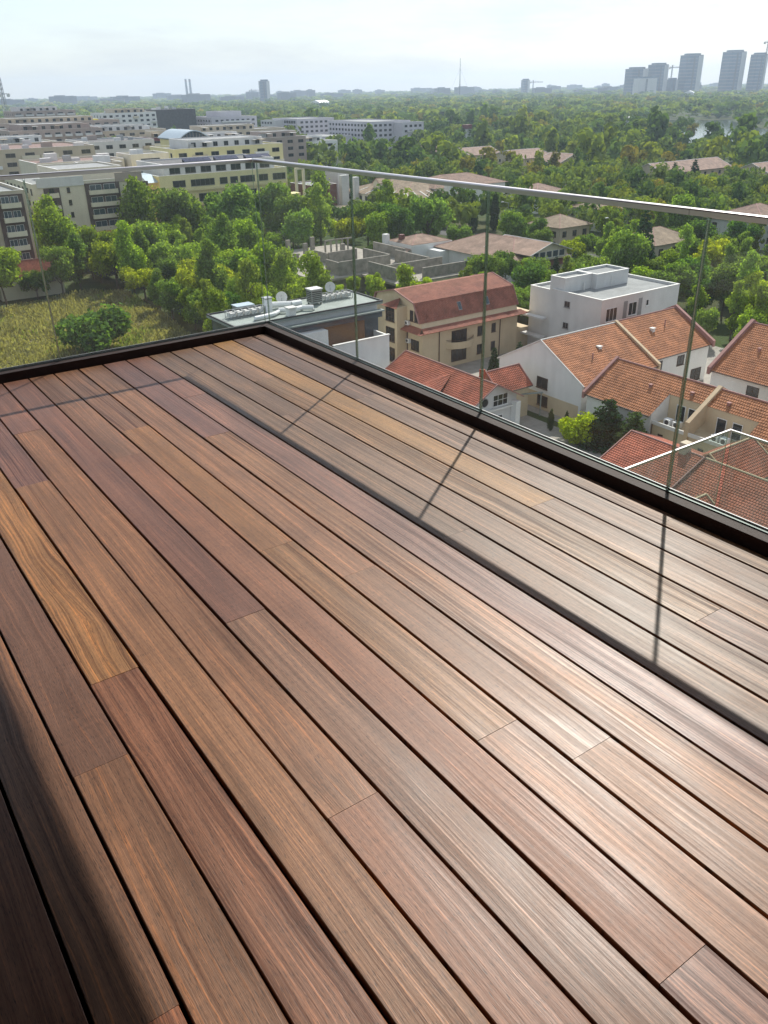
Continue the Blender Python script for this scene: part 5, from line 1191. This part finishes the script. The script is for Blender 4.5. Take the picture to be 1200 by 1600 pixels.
for i, (d, x, y, r) in enumerate(near):
    if i >= NIND: rest.append((d, x, y, r)); continue
    t = trnd.random(); acc = 0
    for kd, ti, w, lab in kinds:
        acc += w
        if t <= acc: break
    zi = next(z for z in zones if z[0](x, y))
    if zi[2] == 'trees of the wood by the meadow' and ti == 'green' and trnd.random() < .3: ti, lab = 'bright', lab.replace('mid', 'fresh')
    row = 'front row' if d < 165 else 'second row' if d < 190 else 'third row' if d < 215 else 'back row'
    az = math.degrees(math.atan2(x*camy-y*camx, x*camx+y*camy)); part = 'far left' if az < -17 else 'left' if az < -9 else 'mid left' if az < -3 else 'middle' if az < 3 else 'mid right' if az < 9 else 'right' if az < 17 else 'far right'
    lab = lab.replace('broadleaf ', '')+' '+zi[1]+', '+row+', '+part
    s = r/6.6*trnd.uniform(.82, 1.22)*{0: 1.28, 1: 1.2, 2: .78, 3: .95, 4: .9}[zones.index(zi)]
    if kd in ('tall', 'birch'): s *= .95
    npro = {'round': 5, 'wide': 3, 'tall': 3, 'birch': 2}[kd]
    tree('broadleaf_tree' if kd != 'tall' else 'slender_tree', '%s%d' % (kd, trnd.randrange(npro)), x, y, s, ti, lab, 'tree', zi[2], sz=trnd.uniform(.95, 1.2))

# forest: the park and everything wooded behind it
g = np.random.default_rng(9)
pal_f = np.array([(1, 1, 1), (1.25, 1.2, .8), (.62, .75, .8), (.48, .62, .7), (1.5, 1.3, .7), (1.35, .95, .75), (1.7, 1.1, .8), (.85, .98, .95)])
wts = np.array([.28, .13, .20, .13, .07, .05, .015, .125])
pts = [(d, x, y, r*1.05, 0) for d, x, y, r in rest]
for _ in range(9000):
    d = math.sqrt(trnd.uniform(425**2, 900**2)); az = trnd.uniform(-AZ, AZ); x, y = polar(d, az)
    if not free(x, y, 2) or (built_up(x, y) and trnd.random() < .86): continue
    r = trnd.choice((7, 8.5, 10, 12, 15))*trnd.uniform(.9, 1.15)
    if blue(x, y, r): pts.append((d, x, y, r, 1))
for _ in range(16000):
    d = math.sqrt(trnd.uniform(900**2, 2300**2)); az = trnd.uniform(-AZ, AZ); x, y = polar(d, az)
    if inpoly(x, y, LAKE): continue
    r = trnd.uniform(14, 22)
    if blue(x, y, r): pts.append((d, x, y, r, 2))
for _ in range(4200):
    d = math.sqrt(trnd.uniform(2300**2, 6300**2)); az = trnd.uniform(-AZ, AZ); x, y = polar(d, az)
    pts.append((d, x, y, trnd.uniform(24, 46), 3))
V, T = [], []
var = {}
for lod, (n, size) in enumerate(((420, .165), (150, .24), (44, .40), (22, .6))):
    for k in range(5):
        c, R = lobes(300+k+10*lod, ['round', 'wide', 'round', 'tall', 'wide'][k] if lod < 2 else ['round', 'wide'][k % 2])
        c = c/9.0; R = R/9.0
        var[lod, k] = leaf_quads(g, c, R, n, size*.6 if lod == 0 else size*.62, inner=.82, outward=2.6)
patchn = lambda x, y: math.sin(x*.011+1.3)*math.cos(y*.013-.4)+.6*math.sin(x*.031-y*.027)
for d, x, y, r, lod in pts:
    k = trnd.choices(range(5), (.32, .25, .25, .08, .10))[0]; v = var[lod, k]
    a = trnd.uniform(0, 6.283); ca, sa = math.cos(a), math.sin(a); s = r*1.18
    hz = s*trnd.uniform(.92, 1.2) if lod < 2 else 13*trnd.uniform(.75, 1.35) if lod == 2 else 12*trnd.uniform(.7, 1.5)
    V.append(np.stack([(v[:, 0]*ca-v[:, 1]*sa)*s+x, (v[:, 0]*sa+v[:, 1]*ca)*s+y, v[:, 2]*hz+G], 1))
    w2 = wts.copy(); pn = patchn(x, y); w2[[4, 5, 6]] *= max(.2, 1+pn); w2[[2, 3]] *= max(.2, 1-pn); c = pal_f[g.choice(8, p=w2/w2.sum())]*g.uniform(.85, 1.15)
    T.append(np.repeat(c[None], len(v)//4, 0))
V = np.concatenate(V); T = np.concatenate(T)
fo = link('forest', quads_mesh('forest', V, FOREST, T)); fo['kind'] = 'stuff'; fo['label'] = 'dense green park woodland reaching to the hazy horizon'
print('forest quads', len(V)//4, 'trees', len(pts), 'near', len(near), 'farthest thing', near[min(NIND, len(near)-1)][0])

# dry grass of the meadow
gv, gt = [], []
ys = [p[1] for p in meadow_pts]; xs = [p[0] for p in meadow_pts]; cnt = 0
GN = 52000; P = np.stack([g.uniform(min(xs), max(xs), GN*2), g.uniform(min(ys), max(ys), GN*2)], 1)
P = np.array([p for p in P if inpoly(p[0], p[1], meadow_pts)])[:GN]
n = len(P); hh = g.uniform(.35, 1.15, n)*(1+.5*np.sin(P[:, 0]*.33)*np.cos(P[:, 1]*.27)); a = g.uniform(0, 6.28, n); w = g.uniform(.10, .26, n); lx, ly = g.normal(0, .22, n), g.normal(0, .22, n)
dx, dy = np.cos(a)*w, np.sin(a)*w; o = np.zeros(n)+G+.02
v = np.stack([np.stack([P[:, 0]-dx, P[:, 1]-dy, o], 1), np.stack([P[:, 0]+dx, P[:, 1]+dy, o], 1), np.stack([P[:, 0]+dx*.5+lx, P[:, 1]+dy*.5+ly, o+hh], 1), np.stack([P[:, 0]-dx*.7+lx, P[:, 1]-dy*.7+ly, o+hh*.9], 1)], 1).reshape(-1, 3)
pn = np.sin(P[:, 0]*.16+1)*np.cos(P[:, 1]*.12)+.7*np.sin(P[:, 0]*.41-P[:, 1]*.37)+g.normal(0, .35, n)
gc = np.where((pn > .95)[:, None], np.array([1.6, 1.5, 1.5]), np.array([2.1, 1.48, 2.6]))*g.uniform(.7, 1.25, n)[:, None]
gr = link('dry_grass', quads_mesh('dry_grass', v, FOREST, gc)); gr['kind'] = 'stuff'; gr['label'] = 'tall dry tan grass covering the meadow below the deck'

# ------------------------------------------------------------------ street lamps
for k, (x, y, lab) in enumerate(((179.0, 238, 'street lamp before the tan roofed building'), (189.0, 203, 'street lamp right of the two cypress trees'), (186, 158, 'street lamp in the trees above the flat roofed villa'), (205, 122, 'street lamp right of the thick glass joint'))):
    t = thing('street_lamp', lab, 'street lamp', (x, y, G), 'street lamps')
    MB().tube((0, 0, 0), (0, 0, 8.2), .11, .07).build('pole', M['grey_metal'], t); MB().tube((0, 0, 8.2), (-1.8, .4, 8.7), .06).build('arm', M['grey_metal'], t); MB().box(-2.7, -1.7, .25, .6, 8.62, 8.82).build('lamp_head', M['white_metal'], t)

# ------------------------------------------------------------------ far skyline
def far_at(px, d): return polar(d, math.atan((px-590)/1441.0))
def tower(name, label, px, w, dp, d, top, mats=('tower_dark', 'tower_light'), bands=True, group='high towers on the skyline'):
    x, y = far_at(px, d); t = thing(name, label, 'tower', (x, y, G), group, math.radians(-20)); h = top-G
    MB().box(-w/2, w/2, -dp/2, dp/2, 0, h).build('shaft', M[mats[0]], t)
    f = MB()
    if bands:
        n = int(h/8)
        for k in range(n): f.box(-w/2-.25, w/2+.25, -dp/2-.25, dp/2+.25, k*h/n+6.6, (k+1)*h/n)
        f.build('floor_bands', M['city'], t)
    MB().box(w*.2, w*.52, -dp/2-.7, dp/2+.6, 0, h*.98).build('light_fin', M['tower_light'], t)
    MB().box(-w*.12, -w*.02, -dp/2-.8, -dp/2, 4, h*.97).build('dark_slot', M['dark_metal'], t)
    MB().box(-w*.35, w*.4, -dp*.35, dp*.35, h, h+4).build('roof_plant', M['tower_dark'], t); return t
D0 = 2750
tower('office_tower', 'hazy tower leftmost of the high group on the skyline', 995, 48, 40, D0, 33)
tower('office_tower', 'paler lower block before the leftmost tower', 1010, 52, 30, D0-150, 8, ('tower_light', 'tower_light'), False)
tower('office_tower', 'second hazy tower from the left with rounded top', 1028, 40, 40, D0, 42)
tower('office_tower', 'small dark block between the second and third tower', 1052, 22, 26, D0, 4, ('tower_dark', 'tower_light'), False)
tower('office_tower', 'third tower with a bright right side', 1078, 46, 40, D0, 63)
tower('office_tower', 'fourth tower, twin slab with bright right side', 1143, 46, 40, D0, 68)
tower('office_tower', 'tower under construction at the right edge with crane', 1182, 32, 30, D0, 60, ('tower_dark', 'tower_light'))
tower('slab_tower', 'lone grey slab tower on the skyline left of the middle', 418, 30, 24, 2900, 24, group=None)
tower('slab_tower', 'small dark tower on the skyline right of the radio mast', 824, 26, 22, 3600, 14, group=None)
def crane(label, px, d, top, jib, hgt=None):
    x, y = far_at(px, d); t = thing('tower_crane', label, 'crane', (x, y, G), 'cranes on the skyline', math.radians(-25)); h = top-G
    def lattice(p, q, w, nm):
        p, q = Vector(p), Vector(q); mb = MB(); u = (q-p).normalized(); a = u.orthogonal().normalized()*w; b = u.cross(a).normalized()*w; n = max(4, int((q-p).length/(3*w)))
        cs = [a+b, a-b, -a-b, b-a]
        for c in cs: mb.bar(p+c, q+c, w*.5)
        for k in range(n):
            for j in range(4): mb.bar(p.lerp(q, k/n)+cs[j], p.lerp(q, (k+1)/n)+cs[(j+1) % 4], w*.35)
        mb.build(nm, M['dark_metal'], t)
    lattice((0, 0, 0), (0, 0, h), 1.1, 'mast'); lattice((-jib*.3, 0, h-6), (jib, 0, h-6), .9, 'jib'); MB().box(-jib*.3, -jib*.18, -1.4, 1.4, h-10, h-6).build('counterweight', M['concrete'], t); MB().bar((0, 0, h), (jib*.7, 0, h-5), .35).bar((0, 0, h), (-jib*.28, 0, h-5), .35).build('tie_bar', M['dark_metal'], t)
crane('tower crane standing over the tower at the right edge', 1192, D0-60, 92, 40); crane('small tower crane left of the third tower', 1050, D0, 40, 30); crane('small tower crane right of the small dark tower', 836, 3500, 12, 38); crane('thin tower crane far behind the lone slab tower', 398, 4200, 4, 40)
x, y = far_at(722, 3300); t = thing('radio_mast', 'thin guyed radio mast on the skyline in the middle', 'mast', (x, y, G)); MB().tube((0, 0, 0), (0, 0, 125), 2.2, .7, 6).build('shaft', M['dark_metal'], t); MB().bar((0, 0, 95), (55, 0, 0), .25).bar((0, 0, 95), (-55, 0, 0), .25).build('guy_wire', M['dark_metal'], t)
for k, px in enumerate((297.5, 303.5)):
    x, y = far_at(px, 4200); t = thing('power_station_chimney', ['left one of the twin chimneys on the skyline', 'right one of the twin chimneys on the skyline'][k], 'chimney', (x, y, G), 'twin chimneys'); MB().tube((0, 0, 0), (0, 0, 88), 6, 4.2, 12).build('shaft', M['city'], t); MB().tube((0, 0, 78), (0, 0, 83), 4.9, 4.7, 12).build('stripe', M['maroon'], t)
x, y = far_at(11, 1000); t = thing('lattice_mast', 'tall lattice mast with dishes at the left edge of the skyline', 'mast', (x, y, G), None, .4); mb = MB(); n = 14; hgt = 57
for j in range(4):
    c = [(1, 1), (1, -1), (-1, -1), (-1, 1)]; a, b = c[j], c[(j+1) % 4]
    mb.bar((a[0]*2.6, a[1]*2.6, 0), (a[0]*.7, a[1]*.7, hgt), .38)
    for k in range(n):
        w0, w1 = 2.6-1.9*k/n, 2.6-1.9*(k+1)/n; mb.bar((a[0]*w0, a[1]*w0, hgt*k/n), (b[0]*w1, b[1]*w1, hgt*(k+1)/n), .2)
mb.build('lattice', M['grey_metal'], t); MB().box(-4.5, 4.5, -3, 3, 42.0, 42.6).build('platform', M['grey_metal'], t)
for xx in (-4.4, 4.4): MB().tube((xx, -2.5, 41), (xx, -3.6, 41), 1.7, n=12).build('dish', M['coping'], t)
MB().tube((0, 0, hgt), (0, 0, hgt+5), .18).build('antenna', M['grey_metal'], t)
# low blocks along the horizon
crnd = random.Random(31)
for k in range(80):
    px = crnd.uniform(-40, 1240); d = crnd.uniform(2900, 5200); x, y = far_at(px, d)
    w, dp, h = crnd.uniform(25, 110), crnd.uniform(14, 30), crnd.uniform(15, 34)*(1.15 if crnd.random() < .15 else 1)
    lm = [(120, 'left of the twin chimneys'), (360, 'near the twin chimneys'), (470, 'near the lone slab tower'), (660, 'left of the radio mast'), (780, 'near the radio mast'), (960, 'right of the small dark tower'), (1100, 'among the high towers'), (9999, 'at the right edge')]
    lab = '%s %s block on the %s skyline %s' % ('long' if w > 75 else 'medium' if w > 48 else 'narrow', 'tall' if h > 27 else 'low', 'farthest' if d > 4400 else 'far' if d > 3600 else 'nearer', next(q for p, q in lm if px < p))
    t = thing('distant_block', lab, 'building', (x, y, G), 'low blocks on the far skyline', crnd.uniform(-.5, .5))
    MB().box(-w/2, w/2, -dp/2, dp/2, 0, h).build('wall', M['city'], t); MB().box(-w*.3, w*.1, -dp*.3, dp*.3, h, h+3).build('roof_plant', M['felt'], t)
for lab, x, y, w in (('white tent roof by the lake between the towers', 1700, 1270, 46), ('white tent roof at the right edge before the towers', 2080, 1300, 60), ('low white boathouse on the lake shore', 770, 655, 24), ('white pavilion roof in the park right of the lilac block', 790, 1080, 30), ('long white shed roof in the far woods', 900, 1500, 44)):
    t = thing('white_roof_hall', lab, 'hall', (x, y, G), 'white roofs in the park', .6)
    MB().box(-w/2, w/2, -9, 9, 0, 5 if w < 40 else 17).build('wall', M['render_grey'], t); hgt = 5.02 if w < 40 else 17.02; MB().extrude([(-10, hgt), (10, hgt), (6, hgt+2.5), (0, hgt+4), (-6, hgt+2.5)], 'x', -w/2-1, w/2+1).build('roof', M['white_metal'], t)
x, y = far_at(735, 620); t = thing('park_tower', 'small red and white playground tower rising from the park trees', 'tower', (x, y, G)); MB().box(-2, 2, -2, 2, 0, 15).build('frame', M['render_white'], t); MB().box(-2.4, 2.4, -2.4, 2.4, 15, 17.5).build('cabin', M['maroon'], t)

# ------------------------------------------------------------------ haze
def haze(density):
    m = bpy.data.materials.new('haze_air'); m.use_nodes = True; n, l = m.node_tree.nodes, m.node_tree.links; n.clear()
    out = n.new('ShaderNodeOutputMaterial'); pv = n.new('ShaderNodeVolumePrincipled')
    pv.inputs['Color'].default_value = (0.68, 0.83, 1.0, 1); pv.inputs['Density'].default_value = density; pv.inputs['Anisotropy'].default_value = 0.25
    l.new(pv.outputs[0], out.inputs['Volume']); m.cycles.homogeneous_volume = True
    o = MB().box(-6800, 6800, -6800, 6800, G-1, 98).build('haze', m); o['kind'] = 'stuff'; o['label'] = 'pale blue haze lying over the city'
    return o
haze(1.6e-4)
